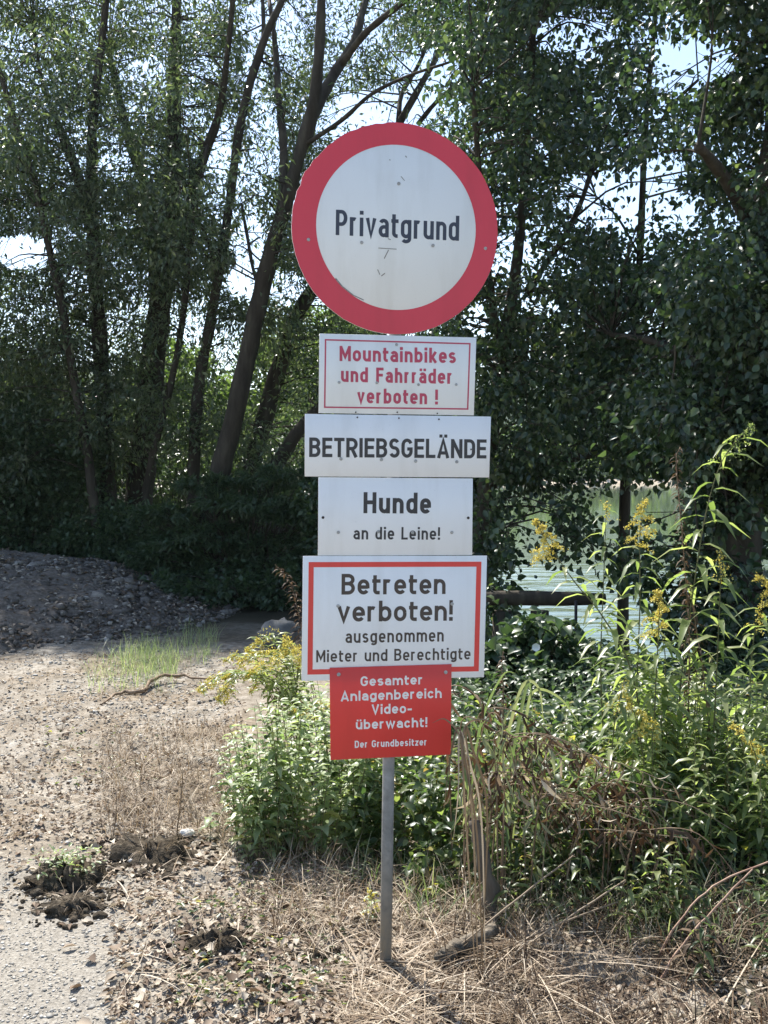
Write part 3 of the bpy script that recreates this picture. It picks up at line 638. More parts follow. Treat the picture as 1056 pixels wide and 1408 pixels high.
tree('alder_tree', 'thin straight trunk standing against the bright sky right of the round sign', 12, [[(858, 740, 8), (866, 560, 6.5), (876, 420, 5), (882, 300, 4.5), (886, 200, 4), (892, 120, 3.5), (900, 40, 3), (905, -40, 2.5)], [(878, 350, 2), (850, 300, 1.6), (820, 270, 1.2)], [(886, 210, 3), (920, 150, 2.5), (960, 110, 2)]], 'dark')
tree('alder_tree', 'dense dark tree overhanging the water just right of the boards', 10.5, [[(655, 880, 14), (662, 740, 12), (680, 560, 11), (712, 350, 7), (728, 150, 5), (735, -20, 3.5)], [(668, 670, 7), (750, 640, 6), (840, 622, 5), (920, 622, 4.5), (1010, 628, 4)], [(690, 500, 6), (672, 380, 5), (660, 250, 4), (650, 120, 3)], [(725, 400, 5), (790, 300, 4), (830, 180, 3)]], 'dark')
tree('vine_covered_tree', 'massive dark tree draped with climbing vines at the right edge', 8.0, [[(1020, 900, 34), (1018, 720, 30), (1030, 520, 28), (1050, 330, 24), (1075, 150, 20), (1090, -50, 16)], [(1028, 560, 12), (960, 500, 9), (900, 470, 6), (840, 460, 4)], [(1048, 340, 12), (1000, 250, 9), (960, 200, 6)]], 'dark')
# hanging vine stems
for (a, b, c_) in (((930, 455, 3), (925, 520, 2), (905, 600, 2)), ((1010, 470, 2), (990, 590, 2), (1000, 700, 2)), ((960, 610, 1.6), (955, 670, 1.6), (960, 740, 1.4))):
    T_ = TREES[-1]; sp = np.array(spline([np.append(P(e[0], e[1], 7.6), e[2]*7.6/F*.8) for e in (a, b, c_)], 5)); T_['mb'].tube(sp[:, :3], sp[:, 3], 5)

def hit_tree(c, names):
    best = None
    for T in names:
        d = T['sk'][:, :3]-c; d2 = (d*d).sum(1) + np.where(T['sk'][:, 2] > c[2]+.2, 2.0, 0); i = d2.argmin()
        if best is None or d2[i] < best[0]: best = (d2[i], T, i)
    return best
rg = np.random.default_rng(11)
def add_clump(c, T, i, r, n, LW, flat=.7, twig=True):
    p0 = T['sk'][i, :3]; r0 = min(T['sk'][i, 3]*.5, .014)
    mid = (p0+c)/2 + np.array([0, 0, .12*np.linalg.norm(c-p0)]) + rg.normal(size=3)*.08
    if twig and np.linalg.norm(c-p0) < 3.0:
        sp = spline([p0, mid, c], 3); T['mb'].tube(sp, list(np.linspace(max(r0, .007), .003, len(sp))), 4, cap=False)
        for _ in range(2):
            e = c+rg.normal(size=3)*r*.6; T['mb'].tube([sp[-3], (sp[-2]+e)/2, e], [.005, .004, .002], 3, cap=False)
    q = rg.normal(size=(n, 3))*np.array([1, 1, flat])*r*.55 + c
    T['C'].append((q, c, LW))
Lsel = TREES[:8]; Rsel = TREES[8:]
# left canopy
cnt = 0
while cnt < 960:
    px, py = rg.uniform(-130, 650), rg.uniform(-150, 650)
    cov = (1.0 if py < 400 else .6) if py < (640 if px < 190 else 470) else .4*(1-(py-470)/190*.5)
    if px > 430: cov *= .75 if py < 140 else .5
    if rg.uniform() > cov: continue
    Yd = rg.uniform(12.2 if py < 380 else 13.2, 16.8); c = P(px, py, Yd)
    if c[1]-c[2]*math.cos(SUN_AZ)/math.tan(SUN_EL) < 8.7+2.0*rg.uniform()-(1.5 if rg.uniform() < .12 else 0): continue      # crowns cut back where their shade would fall on the clearing
    ok = gap_keep(rg, c[None])[0]
    if not ok and rg.uniform() < .55: continue
    _, T, i = hit_tree(c, Lsel); add_clump(c, T, i, rg.uniform(.3, .55), int(rg.uniform(170, 280)), (.086, .028), .7, ok and px > -20); cnt += 1
# right canopy
cnt = 0
while cnt < 570:
    px, py = rg.uniform(590, 1160), rg.uniform(-150, 635)
    if cnt > 430: px, py = rg.uniform(600, 900), rg.uniform(-120, 560)
    Yd = rg.uniform(9.0, 13.2) if px < 900 else rg.uniform(7.6, 12.5)
    if px > 930 and rg.uniform() < .6: Yd = rg.uniform(6.9, 8.8)
    c = P(px, py, Yd)
    ok = gap_keep(rg, c[None])[0]
    if not ok and rg.uniform() < .86: continue
    _, T, i = hit_tree(c, Rsel)
    add_clump(c, T, i, rg.uniform(.24, .46), int(rg.uniform(150, 250)*(1 if Yd > 9 else 1.5)), (.068, .038) if Yd > 9 else (.06, .038), .7, ok and px < 1075); cnt += 1
# low boughs hanging over the water
for (px, py, rx, ry, Yd, k) in ((690, 700, 24, 40, 10, 3), (690, 755, 30, 18, 9.5, 4), (805, 730, 26, 36, 9.6, 6), (850, 775, 26, 16, 9.2, 3), (760, 650, 90, 12, 10, 12), (900, 640, 70, 14, 9.5, 10), (935, 800, 40, 50, 8.4, 9), (1010, 740, 50, 130, 8, 26), (985, 880, 60, 40, 7.6, 12), (665, 830, 22, 36, 9, 6), (880, 700, 8, 30, 9, 1), (1040, 560, 60, 120, 7.8, 18)):
    for _ in range(k):
        c = P(px+rg.uniform(-1, 1)*rx, py+rg.uniform(-1, 1)*ry, Yd+rg.uniform(-.4, .4)); _, T, i = hit_tree(c, Rsel)
        add_clump(c, T, i, rg.uniform(.16, .26), int(rg.uniform(60, 100)), (.07, .05))
for T in TREES:
    T['mb'].build('trunk', M['bark'], T['root'], True)
    C = []; D = []; L = []; Wd = []
    for q, c, LW in T['C']:
        q = q[gap_keep(rg, q)]
        C.append(q); d = unit(q-c)*.5 + rdirs(rg, len(q))*.6 + np.array([0, 0, -.45]); D.append(d)
        f = rg.uniform(.5, 1.35, len(q)); L.append(LW[0]*f); Wd.append(LW[1]*f*rg.uniform(.8, 1.2, len(q)))
    if C:
        C = np.concatenate(C); D = np.concatenate(D); N = unit(rdirs(rg, len(C))*.8+np.array([0, -.1, .6]))
        leaves('crown', M[T['mat']], T['root'], rg, C, D, N, np.concatenate(L), np.concatenate(Wd), T['mat'] == 'dark', .4, .22)

# ------------------------------------------------------------------ shrubs: many leaves on arching stems
def shrub(kind, label, base_px, Yd, blobs, mat, LW, per, cat='shrub', group=None, droop=.3, near=False, seed=1, z0=None):
    """blobs: (px, py, rx, ry, depth half-extent)"""
    rg = np.random.default_rng(seed); b = P(base_px, 700, Yd); zb = float(ground_h(b[0], b[1])) if z0 is None else z0
    root = tag(empty(kind, (b[0], b[1], zb)), label, cat, group)
    C = []; mb = MB(); cs = []
    for (px, py, rx, ry, dy) in blobs:
        c0 = P(px, py, Yd); k = Yd/F; sc = np.array([rx*k, dy, ry*k])
        n = int(per*max(.3, rx*ry*k*k*12)); q = rdirs(rg, n)*rg.uniform(0, 1, (n, 1))**(.45)*sc + c0
        # break into tufts
        nt_ = max(6, n//45); tc = rdirs(rg, nt_)*rg.uniform(.15, 1.35, (nt_, 1))**.6*sc + c0
        j = rg.integers(0, nt_, n); q = q*.12 + (tc[j]+rg.normal(size=(n, 3))*min(sc.min()*.2, .11))*.88
        C.append(q); cs.append(np.repeat(c0[None], n, 0))
        for e in tc[:22]:
            s = np.array([b[0]+rg.normal()*.12, Yd+rg.normal()*.1, zb-.03]); m = (s+e)/2+np.array([0, 0, .15])
            mb.tube(spline([s, m, e], 3), list(np.linspace(.012, .003, 7)), 4, cap=False)
    C = np.concatenate(C); cs = np.concatenate(cs)
    gz = ground_h(C[:, 0], C[:, 1]); ok = C[:, 2] > gz+.01; C = C[ok]; cs = cs[ok]
    D = unit(C-cs)*.5 + rdirs(rg, len(C))*.6 + np.array([0, -.05, -.15]); N = unit(rdirs(rg, len(C))*.6+np.array([0, -.15, .8])); f = rg.uniform(.6, 1.3, len(C))
    mb.build('stem', M['bark'], root); leaves('foliage', M[mat], root, rg, C, D, N, LW[0]*f, LW[1]*f, near, droop)
    return root
U = 'dark bushes under the trees'
shrub('shrub', 'dark bush behind the gravel heap at the left edge', 40, 14, [(30, 640, 110, 90, .9), (-60, 700, 90, 110, .9), (60, 740, 110, 60, .8)], 'under', (.07, .038), 1500, group=U, seed=2)
shrub('shrub', 'leafy bush on the crest behind the gravel heap below the upright trunk', 150, 13.6, [(150, 750, 70, 60, .6), (90, 790, 90, 24, .5), (175, 800, 60, 26, .4)], 'under', (.065, .04), 1500, group=U, seed=3)
shrub('feathery_shrub', 'feathery dark bush in front of the leaning brown trunk', 340, 12.6, [(300, 668, 66, 12, .5), (395, 655, 62, 13, .5), (345, 695, 100, 16, .7), (235, 705, 58, 13, .5), (420, 705, 70, 16, .5), (280, 735, 90, 18, .6), (390, 750, 80, 22, .6), (230, 770, 60, 22, .5), (330, 780, 90, 24, .5)], 'under', (.085, .022), 2600, group=U, seed=4)
shrub('shrub', 'low dark bush at the foot of the trees left of the white boards', 330, 12, [(290, 815, 80, 22, .6), (390, 810, 60, 40, .6), (230, 815, 50, 26, .5), (350, 850, 90, 22, .4), (330, 800, 50, 16, .4)], 'under', (.07, .04), 1600, group=U, seed=5)
shrub('shrub', 'dark thicket filling the gap behind the lower boards', 520, 12.3, [(500, 720, 80, 110, .8), (560, 600, 90, 100, .8), (600, 760, 90, 100, .8), (640, 700, 40, 110, .6)], 'under', (.08, .05), 1500, group=U, seed=6)
shrub('shrub', 'hanging hazy bush mass between the thick and leaning trunks', 240, 17, [(200, 640, 90, 90, 1), (90, 600, 120, 70, 1), (420, 640, 80, 70, 1), (330, 660, 80, 70, 1)], 'under', (.08, .045), 450, group=U, seed=7)
Bk = 'sunlit bushes behind the wood'
shrub('sunlit_bush', 'bright sunlit bush seen between the thick trunk and the slim straight tree', 240, 27, [(240, 560, 70, 90, 2), (290, 600, 60, 80, 2)], 'lit', (.16, .09), 330, group=Bk, seed=8)
shrub('sunlit_bush', 'bright sunlit bush seen right of the leaning brown trunk', 400, 28, [(390, 560, 80, 110, 2), (470, 520, 80, 110, 2), (350, 640, 80, 60, 2)], 'lit', (.16, .09), 330, group=Bk, seed=9)
shrub('sunlit_bush', 'sunlit bush beyond the trunks at far left', 60, 29, [(60, 600, 140, 90, 2), (-80, 560, 120, 120, 2)], 'lit', (.16, .09), 250, group=Bk, seed=10)

# far wood on the opposite bank
rg = np.random.default_rng(77); n = 26000
fx = rg.uniform(-260, 260, n); tr_ = np.floor(fx/7); hgt = 8+5*vnoise(tr_, tr_*0, 1.3, 31)+2*vnoise(fx, fx*0, 3, 32)
C = np.stack([fx, 208+rg.uniform(0, 9, n), -.5+hgt*rg.uniform(0, 1, n)**.8], -1)
tag(leaves('far_wood', M['lit'], None, rg, C, rdirs(rg, n), unit(rdirs(rg, n)+np.array([0, -.5, .6])), rg.uniform(.9, 1.6, n), rg.uniform(.7, 1.2, n)), 'strip of green wood along the opposite river bank', 'wood', None, 'stuff')

# ------------------------------------------------------------------ gravel heap
hx = np.linspace(MC[0]-MC[2]*1.1, MC[0]+MC[2]*1.1, 150); hy = np.linspace(MC[1]-MC[3]*1.1, MC[1]+MC[3]*1.1, 150)
HX, HY = np.meshgrid(hx, hy); HZ = heap_h(HX, HY)+.03*vnoise(HX, HY, .12, 41)+.04*vnoise(HX, HY, .45, 42)
ih = np.arange(HX.size).reshape(HX.shape); q = np.stack([ih[:-1, :-1], ih[:-1, 1:], ih[1:, 1:], ih[1:, :-1]], -1).reshape(-1)
heap = tag(empty('gravel_heap', (MC[0], MC[1], 0)), 'broad heap of dark grey gravel in front of the trees', 'gravel heap')
link('mound', mesh('mound', np.stack([HX, HY, HZ], -1).reshape(-1, 3), q, np.full(len(q)//4, 4), noisy('dark_gravel', [(.3, (.07, .059, .048)), (.55, (.16, .137, .113)), (.75, (.27, .235, .2))], 22, .9, .2, 1, .03), smooth=True), heap)
rg = np.random.default_rng(51); n = 13000
a = rg.uniform(0, 6.283, n); r = np.sqrt(rg.uniform(0, 1.15, n)); x = MC[0]+MC[2]*r*np.cos(a); y = MC[1]+MC[3]*r*np.sin(a)
z = np.maximum(heap_h(x, y), ground_h(x, y))
so_ = stones('stones', M['heapstone'], rg, np.stack([x, y, z+.008], -1), np.clip(.017*np.exp(rg.normal(size=n)*.55), .007, .075), .7, heap); so_['kind'] = 'stuff'

n = 7000; a = rg.uniform(0, 6.283, n); r = np.sqrt(rg.uniform(0, 1.1, n)); x = MC[0]+MC[2]*r*np.cos(a); y = MC[1]+MC[3]*r*np.sin(a); z = np.maximum(heap_h(x, y), ground_h(x, y))
hl = leaves('debris', M['litter'], heap, rg, np.stack([x, y, z+.02], -1), rdirs(rg, n)*np.array([1, 1, .35]), np.tile([0, 0, 1.], (n, 1))+rdirs(rg, n)*.4, rg.uniform(.03, .08, n), rg.uniform(.015, .04, n), True, .3, .3); hl['kind'] = 'stuff'

# ------------------------------------------------------------------ loose stuff on the ground
def on_ground(x, y, dz=0.0): return np.stack([x, y, ground_h(x, y)+dz], -1)
def scatter(rg, n, boxes):
    """boxes: px0 py0 px1 py1 weight -> ground points seen there"""
    wts = np.array([b[4] for b in boxes], float); j = rg.choice(len(boxes), n, p=wts/wts.sum()); B = np.array([b[:4] for b in boxes], float)[j]
    px = B[:, 0]+(B[:, 2]-B[:, 0])*rg.uniform(0, 1, n); py = B[:, 1]+(B[:, 3]-B[:, 1])*rg.uniform(0, 1, n)
    u = (px-528)/F; v = (704-py)/F; d = R0*u[:, None]+U0*v[:, None]+F0; tt = (0-CAMZ)/d[:, 2]
    return d[:, 0]*tt, d[:, 1]*tt
rg = np.random.default_rng(61); n = 11000
x, y = scatter(rg, n, [(-60, 1180, 330, 1440, 6), (-60, 930, 300, 1180, 4), (-60, 890, 330, 1000, 4), (200, 1150, 560, 1440, 2)])
tag(stones('gravel', M['gravel'], rg, on_ground(x, y, .001), np.clip(.0034*np.exp(rg.normal(size=n)*.45)*np.clip(y/3.6, 1, 2.2),   .0018, .018), .45), 'fine pale gravel strewn over the bare ground at the left', 'gravel', None, 'stuff')
def flat_leaves(name, n, boxes, seed, L=(.025, .06), label='', mat='litter', ratio=(.45, .8), dz=.004, cat='dead leaves'):
    rg = np.random.default_rng(seed); x, y = scatter(rg, n, boxes)
    C = on_ground(x, y, dz)+np.stack([0*x, 0*x, rg.uniform(0, .012, n)], -1); a = rg.uniform(0, 6.283, n)
    D = np.stack([np.cos(a), np.sin(a), rg.normal(size=n)*.28], -1); N = unit(np.stack([rg.normal(size=n)*.35, rg.normal(size=n)*.35, np.ones(n)], -1))
    l = rg.uniform(*L, n)
    o = leaves(name, M[mat], None, rg, C, D, N, l, l*rg.uniform(*ratio, n), True, rg.uniform(-.5, .7), .32)
    return tag(o, label, cat, None, 'stuff')
flat_leaves('leaf_litter', 14000, [(150, 1150, 560, 1440, 5), (-20, 900, 340, 1160, 6), (330, 1180, 700, 1440, 3), (560, 1240, 1100, 1440, 4), (0, 1120, 220, 1260, .6)], 62, (.008, .032), 'brown dead leaves littering the bare ground around the post')
flat_leaves('fallen_leaves', 320, [(150, 1150, 560, 1440, 5), (20, 1000, 400, 1250, 3), (0, 1250, 250, 1440, .6)], 63, (.028, .055), 'larger curled brown leaves lying on the bare ground')
flat_leaves('creeping_weeds', 900, [(240, 1230, 480, 1400, 3), (330, 1140, 540, 1230, 3), (60, 1000, 230, 1080, 1)], 64, (.012, .03), 'tiny green weeds creeping between the dead leaves', 'weed', (.4, .7), .006, 'weeds')

def straw_field(name, n, boxes, seed, L, W, up, curl, label, mat='straw', cat='straw', heading=None):
    rg = np.random.default_rng(seed); x, y = scatter(rg, n, boxes); a = rg.uniform(0, 6.283, n)
    if heading is not None: a = heading[0]+rg.normal(size=n)*heading[1]
    if name in ('straw', 'withered_shade_grass'):
        k = (vnoise(x, y, .2, 85)+.6*vnoise(x, y, .07, 86) > (-.22 if name == 'straw' else -.1)) | (rg.uniform(0, 1, n) < .18); x, y, a = x[k], y[k], a[k]; n = len(x)
    B = on_ground(x, y, .003)+np.stack([0*x, 0*x, rg.uniform(0, .02, n)], -1)
    return tag(blades(name, M[mat], None, rg, B, np.stack([np.cos(a), np.sin(a), 0*a], -1), rg.uniform(*L, n), rg.uniform(*W, n), rg.uniform(*up, n), rg.uniform(*curl, n)), label, cat, None, 'stuff')
straw_field('straw', 5200, [(480, 1290, 760, 1440, 5), (380, 1180, 560, 1320, 1.2), (560, 1230, 760, 1330, 2), (700, 1290, 1100, 1440, 1.9), (120, 1050, 330, 1160, 1.2), (150, 1180, 480, 1440, .8)], 71, (.05, .22), (.0015, .0045), (.0, .35), (-.1, .6), 'flattened dry straw covering the ground at the lower right')
straw_field('withered_shade_grass', 3400, [(620, 1200, 1100, 1330, 4), (760, 1300, 1100, 1440, 3), (600, 1290, 760, 1420, 1)], 79, (.05, .2), (.002, .005), (.1, 1.3), (.2, 1.8), 'withered grass coloured dark brown for the shade at the lower right', 'drab', 'grass')  # dark blade colour stands in for the shade cast by the weeds
straw_field('long_straw', 150, [(480, 1300, 660, 1400, 3), (560, 1200, 760, 1360, 2), (700, 1280, 1060, 1420, 2)], 72, (.25, .5), (.003, .006), (.05, .35), (.1, .5), 'long pale straw stalks lying across each other by the post')
straw_field('dry_grass', 4200, [(300, 1060, 450, 1180, 2), (140, 1000, 330, 1150, 5), (360, 1170, 560, 1290, 2), (560, 1200, 700, 1300, 1.5), (700, 1240, 1080, 1340, 2)], 73, (.06, .2), (.0016, .0035), (.4, 1.45), (.2, 1.8), 'thin withered grass standing in sparse tufts on bare soil', cat='grass')
straw_field('brown_fuzz', 1300, [(130, 1010, 330, 1150, 5), (300, 1140, 520, 1290, 2), (0, 960, 200, 1120, 1)], 78, (.04, .14), (.0016, .0035), (.2, 1.3), (.3, 2.0), 'brown brittle dead weeds on the bare ground left of the nettles', 'drab', 'dead weeds')
straw_field('grass', 1300, [(165, 895, 245, 925, 3), (120, 905, 240, 955, 2), (250, 868, 300, 905, 1.2), (190, 880, 290, 915, 1)], 74, (.06, .24), (.002, .004), (.8, 1.5), (.1, 1.3), 'fresh green grass patch in front of the gravel heap', 'nettle', 'grass')
straw_field('ground_grass', 900, [(560, 1190, 1100, 1280, 4), (860, 1260, 1100, 1320, 1), (480, 1130, 600, 1230, 2)], 75, (.05, .2), (.003, .006), (.6, 1.5), (.1, 1.6), 'green grass blades at the foot of the weeds on the right', 'reed', 'grass')

# ------------------------------------------------------------------ herbs
def stalk_leaves(rg, sp, per_m, L, W, start=.12, end=1.0):
    sp = np.array(sp); seg = np.linalg.norm(np.diff(sp[:, :3], axis=0), axis=1); cum = np.concatenate([[0], np.cumsum(seg)]); tot = cum[-1]
    n = max(3, int(per_m*tot*(end-start))); s = (start+(end-start)*np.linspace(0, 1, n))*tot
    C = np.stack([np.interp(s, cum, sp[:, k]) for k in range(3)], -1)
    a = np.arange(n)*2.4+rg.uniform(0, 6.28); D = np.stack([np.cos(a), np.sin(a), rg.uniform(.05, .55, n)], -1)
    prof = 1-.55*np.abs(s/tot-.5)**1.2*1.6; f = rg.uniform(.75, 1.25, n)*prof
    return C, D, np.tile([0, 0, 1.], (n, 1))+rdirs(rg, n)*.15, L*f, W*f
def plume(rg, top, d, h, n, size=.0075):
    n = int(n*1.9)
    """goldenrod flower: arching side sprays of tiny florets"""
    C = []
    for k in range(9):
        f = k/8; b = top-d*h*(1-f); a = rg.uniform(0, 6.28); ln = h*(.5*(1-f)+.1)
        out_ = np.array([math.cos(a), math.sin(a), .25]); m = max(3, n//9); tt = rg.uniform(0, 1, (m, 1))
        C.append(b+out_*ln*tt+np.array([0, 0, -.5])*ln*tt*tt+rg.normal(size=(m, 3))*size*.8)
    C = np.concatenate(C); return C, rdirs(rg, len(C)), rdirs(rg, len(C)), np.full(len(C), size*1.5)*rg.uniform(.6, 1.3, len(C)), np.full(len(C), size)*rg.uniform(.6, 1.2, len(C))
def herb(kind, label, pts, Yd, rg, L=.08, W=.018, per=60, mat='weed', stem='stem', flower=0, fh=.16, group=None, cat='plant', droop=.7, r0=.004, start=.12, leaf_end=.97, lean=0, fmat='yellow'):
    """pts: pixel path of the stalk from the ground up at depth Yd (first point is dropped to the ground)"""
    ps = [P(p[0], p[1], Yd+lean*i) for i, p in enumerate(pts)]; ps[0][2] = float(ground_h(ps[0][0], ps[0][1]))-.01
    sp = spline(ps, 6); root = tag(empty(kind, ps[0]), label, cat, group); mb = MB(); mb.tube(sp, list(np.linspace(r0, r0*.35, len(sp))), 6); mb.build('stem', M[stem], root, True)
    C, D, N, l, w_ = stalk_leaves(rg, sp, per, L, W, start, min(leaf_end, .84) if flower > 150 else leaf_end); leaves('foliage', M[mat], root, rg, C, D, N, l, w_, True, droop, .2)
    if flower:
        d = unit(sp[-1]-sp[-4]); C, D, N, l, w_ = plume(rg, sp[-1], d, fh, flower); leaves('flower_head', M[fmat], root, rg, C, D, N, l, w_)
    return root
rg = np.random.default_rng(91); GR = 'goldenrod stalks on the right'
herb('goldenrod_plant', 'tallest goldenrod at the right with a pale green budding tip', [(930, 1150), (935, 950), (955, 800), (972, 700), (995, 630), (1032, 585)], 4.4, rg, 0.183, 0.036, 34, mat='goldleaf', droop=1.1, flower=140, fh=.2, fmat='goldleaf', group=GR)
herb('goldenrod_plant', 'goldenrod with yellow tip standing before the dark vines, second tallest', [(880, 1150), (876, 950), (880, 830), (880, 730), (888, 690)], 4.6, rg, 0.152, 0.032, 48, mat='goldleaf', droop=1.1, flower=300, fh=.2, group=GR)
herb('goldenrod_plant', 'goldenrod leaning left over the water with a bright yellow plume', [(905, 1150), (870, 930), (830, 850), (790, 800), (752, 745), (738, 718)], 4.3, rg, 0.134, 0.030, 41, mat='goldleaf', droop=1.1, flower=420, fh=.17, group=GR)
herb('goldenrod_plant', 'thin goldenrod with few leaves between the leaning and the second tallest one', [(835, 1100), (826, 930), (830, 800), (834, 690)], 4.7, rg, 0.110, 0.023, 37, mat='goldleaf', droop=1.1, flower=40, fh=.08, group=GR)
herb('goldenrod_plant', 'goldenrod with greenish plume low in front of the water', [(905, 1180), (900, 1000), (905, 880), (908, 815)], 4.2, rg, 0.146, 0.032, 52, mat='goldleaf', droop=1.1, flower=320, fh=.18, group=GR)
herb('goldenrod_plant', 'goldenrod cut by the right edge with a bright yellow plume', [(1080, 1150), (1070, 950), (1058, 820), (1046, 795)], 4.1, rg, 0.146, 0.030, 43, mat='goldleaf', droop=1.1, flower=420, fh=.18, group=GR)
herb('goldenrod_plant', 'short goldenrod with drooping dull yellow plume amid the right weeds', [(900, 1210), (890, 1080), (875, 990), (860, 960)], 4.0, rg, 0.104, 0.023, 52, mat='goldleaf', droop=1.1, flower=300, fh=.2, group=GR)
herb('goldenrod_plant', 'goldenrod with faded plume low at the right edge', [(1030, 1230), (1030, 1100), (1020, 1020), (1012, 1000)], 3.9, rg, 0.104, 0.023, 52, mat='goldleaf', droop=1.1, flower=260, fh=.18, group=GR)
herb('goldenrod_plant', 'small goldenrod with one yellow spray just right of the red board', [(800, 1200), (805, 1100), (815, 1050), (822, 1040)], 4.05, rg, 0.098, 0.023, 52, mat='goldleaf', droop=1.1, flower=60, fh=.08, group=GR)
for k in (0, 2, 4, 5, 7, 8, 9):
    tx = (868, 890, 915, 935, 958, 990, 1010, 1035, 1060, 845, 975)[k]; tp = (860, 905, 850, 890, 870, 760, 880, 830, 900, 935, 940)[k]
    herb('goldenrod_plant', 'leafy goldenrod stalk still in bud in the tall mass at the right', [(tx-10+rg.uniform(-20, 20), 1180), (tx-8, (1150+tp)/2+40), (tx, tp+60), (tx+rg.uniform(-16, 16), tp)], rg.uniform(4.0, 4.8), rg, 0.152, 0.030, 45, mat='goldleaf', droop=1.1, flower=60 if k % 2 else 0, fh=.12, group=GR)
herb('dead_stalk', 'tall withered brown stalk standing between the goldenrods', [(940, 1150), (948, 900), (940, 760), (930, 640), (935, 615)], 4.5, rg, .04, .012, 150, mat='drab', stem='drystem', flower=0, cat='dead plant', start=.25, leaf_end=1.0, droop=1.2)
herb('dead_stalk', 'shorter withered brown stalk hanging beside the tall brown one', [(985, 1150), (970, 950), (955, 850), (948, 800)], 4.4, rg, .05, .016, 60, mat='drab', stem='drystem', cat='dead plant', start=.2, droop=1.3)
herb('dead_plant', 'rust brown withered plant peeping out left of the framed board', [(440, 950), (412, 850), (398, 800), (378, 776)], 6.5, rg, .07, .022, 130, mat='drab', stem='drystem', cat='dead plant', start=.35, droop=1.0)
herb('dead_plant', 'rust brown plume rising at the right corner of the framed board', [(690, 1020), (692, 960), (690, 920), (692, 895)], 4.6, rg, .04, .014, 150, mat='drab', stem='drystem', cat='dead plant', start=.3, droop=1.0)

# left goldenrod clump: several arching stalks of one plant
def clump(kind, label, Yd, stalks, rg, L, W, per, mat, flower=0, fh=.1, group=None, cat='plant', droop=.6, r0=.0035, start=.2):
    b = P(stalks[0][0][0], 700, Yd); root = tag(empty(kind, (b[0], b[1], float(ground_h(b[0], b[1])))), label, cat, group); mb = MB(); A = []; FL = []
    for pts in stalks:
        dy = rg.uniform(-.25, .25)
        ps = [P(p[0], p[1], Yd+dy*min(1, i+.3)) for i, p in enumerate(pts)]; ps[0][2] = float(ground_h(ps[0][0], ps[0][1]))-.01
        sp = spline(ps, 5); mb.tube(sp, list(np.linspace(r0, r0*.4, len(sp))), 5); A.append(stalk_leaves(rg, sp, per, L, W, start))
        if flower: FL.append(plume(rg, sp[-1], unit(sp[-1]-sp[-4]), fh*rg.uniform(.7, 1.2), int(flower*rg.uniform(.3, 1.3)), .0072))
    mb.build('stem', M['stem'], root, True); A = [np.concatenate(a) for a in zip(*A)]; leaves('foliage', M[mat], root, rg, *A, True, droop, .2)
    if FL: FL = [np.concatenate(a) for a in zip(*FL)]; leaves('flower_head', M['yellow'], root, rg, *FL)
    return root
st = []
for k in range(22):
    tx = rg.uniform(268, 430); ty = 900+rg.uniform(0, 1)**1.3*75-(12 if 310 < tx < 380 else 0)
    if tx > 385: ty = rg.uniform(890, 935)
    bx = rg.uniform(385, 445); my = min(ty-rg.uniform(0, 22), 925); st.append([(bx, 1040), (bx-6, 985), ((bx*1.5+tx*.5)/2-4, my+18), ((bx*.6+tx*1.4)/2, my), (tx, ty)])
clump('goldenrod_clump', 'bushy goldenrod with bright yellow sprays left of the red board', 5.5, st, rg, .085, .02, 70, 'goldleaf', 170, .13)
# nettles
NG = 'pale nettle stems left of the post'
k = 0
for k in range(92):
    tx = rg.uniform(296, 535); f = np.clip((tx-290)/100, .0, 1); tp = 1035-(95*f)*rg.uniform(.35, 1.05) - 15*rg.uniform(); Yd = rg.uniform(4.15, 5.0)
    if k > 48: tp = rg.uniform(1005, 1115); Yd = rg.uniform(4.05, 4.35)
    bx = tx*.72+.28*435+rg.uniform(-20, 20); sz = rg.uniform(.7, 1.2)
    herb('nettle_plant', 'pale green sunlit nettle stem in the bush left of the post', [(bx, 1160), ((bx*1.2+tx*.8)/2, (1150+tp)/2), (tx+rg.uniform(-8, 8), tp)], Yd, rg, .066*sz, rg.uniform(.018, .034)*sz, int(rg.uniform(55, 90)), mat='nettle' if k % 7 else 'weed', group=NG, droop=rg.uniform(.2, .9), r0=.0026, start=.1)
clump('goldenrod_clump', 'faint yellow goldenrod sprays rising behind the nettles beside the red board', 5.0, [[(430, 1080), (425, 1010), (420+15*i, 985-6*i), (405+14*i, 975-5*(i % 3))] for i in range(5)], rg, .07, .016, 60, 'nettle', 160, .14)

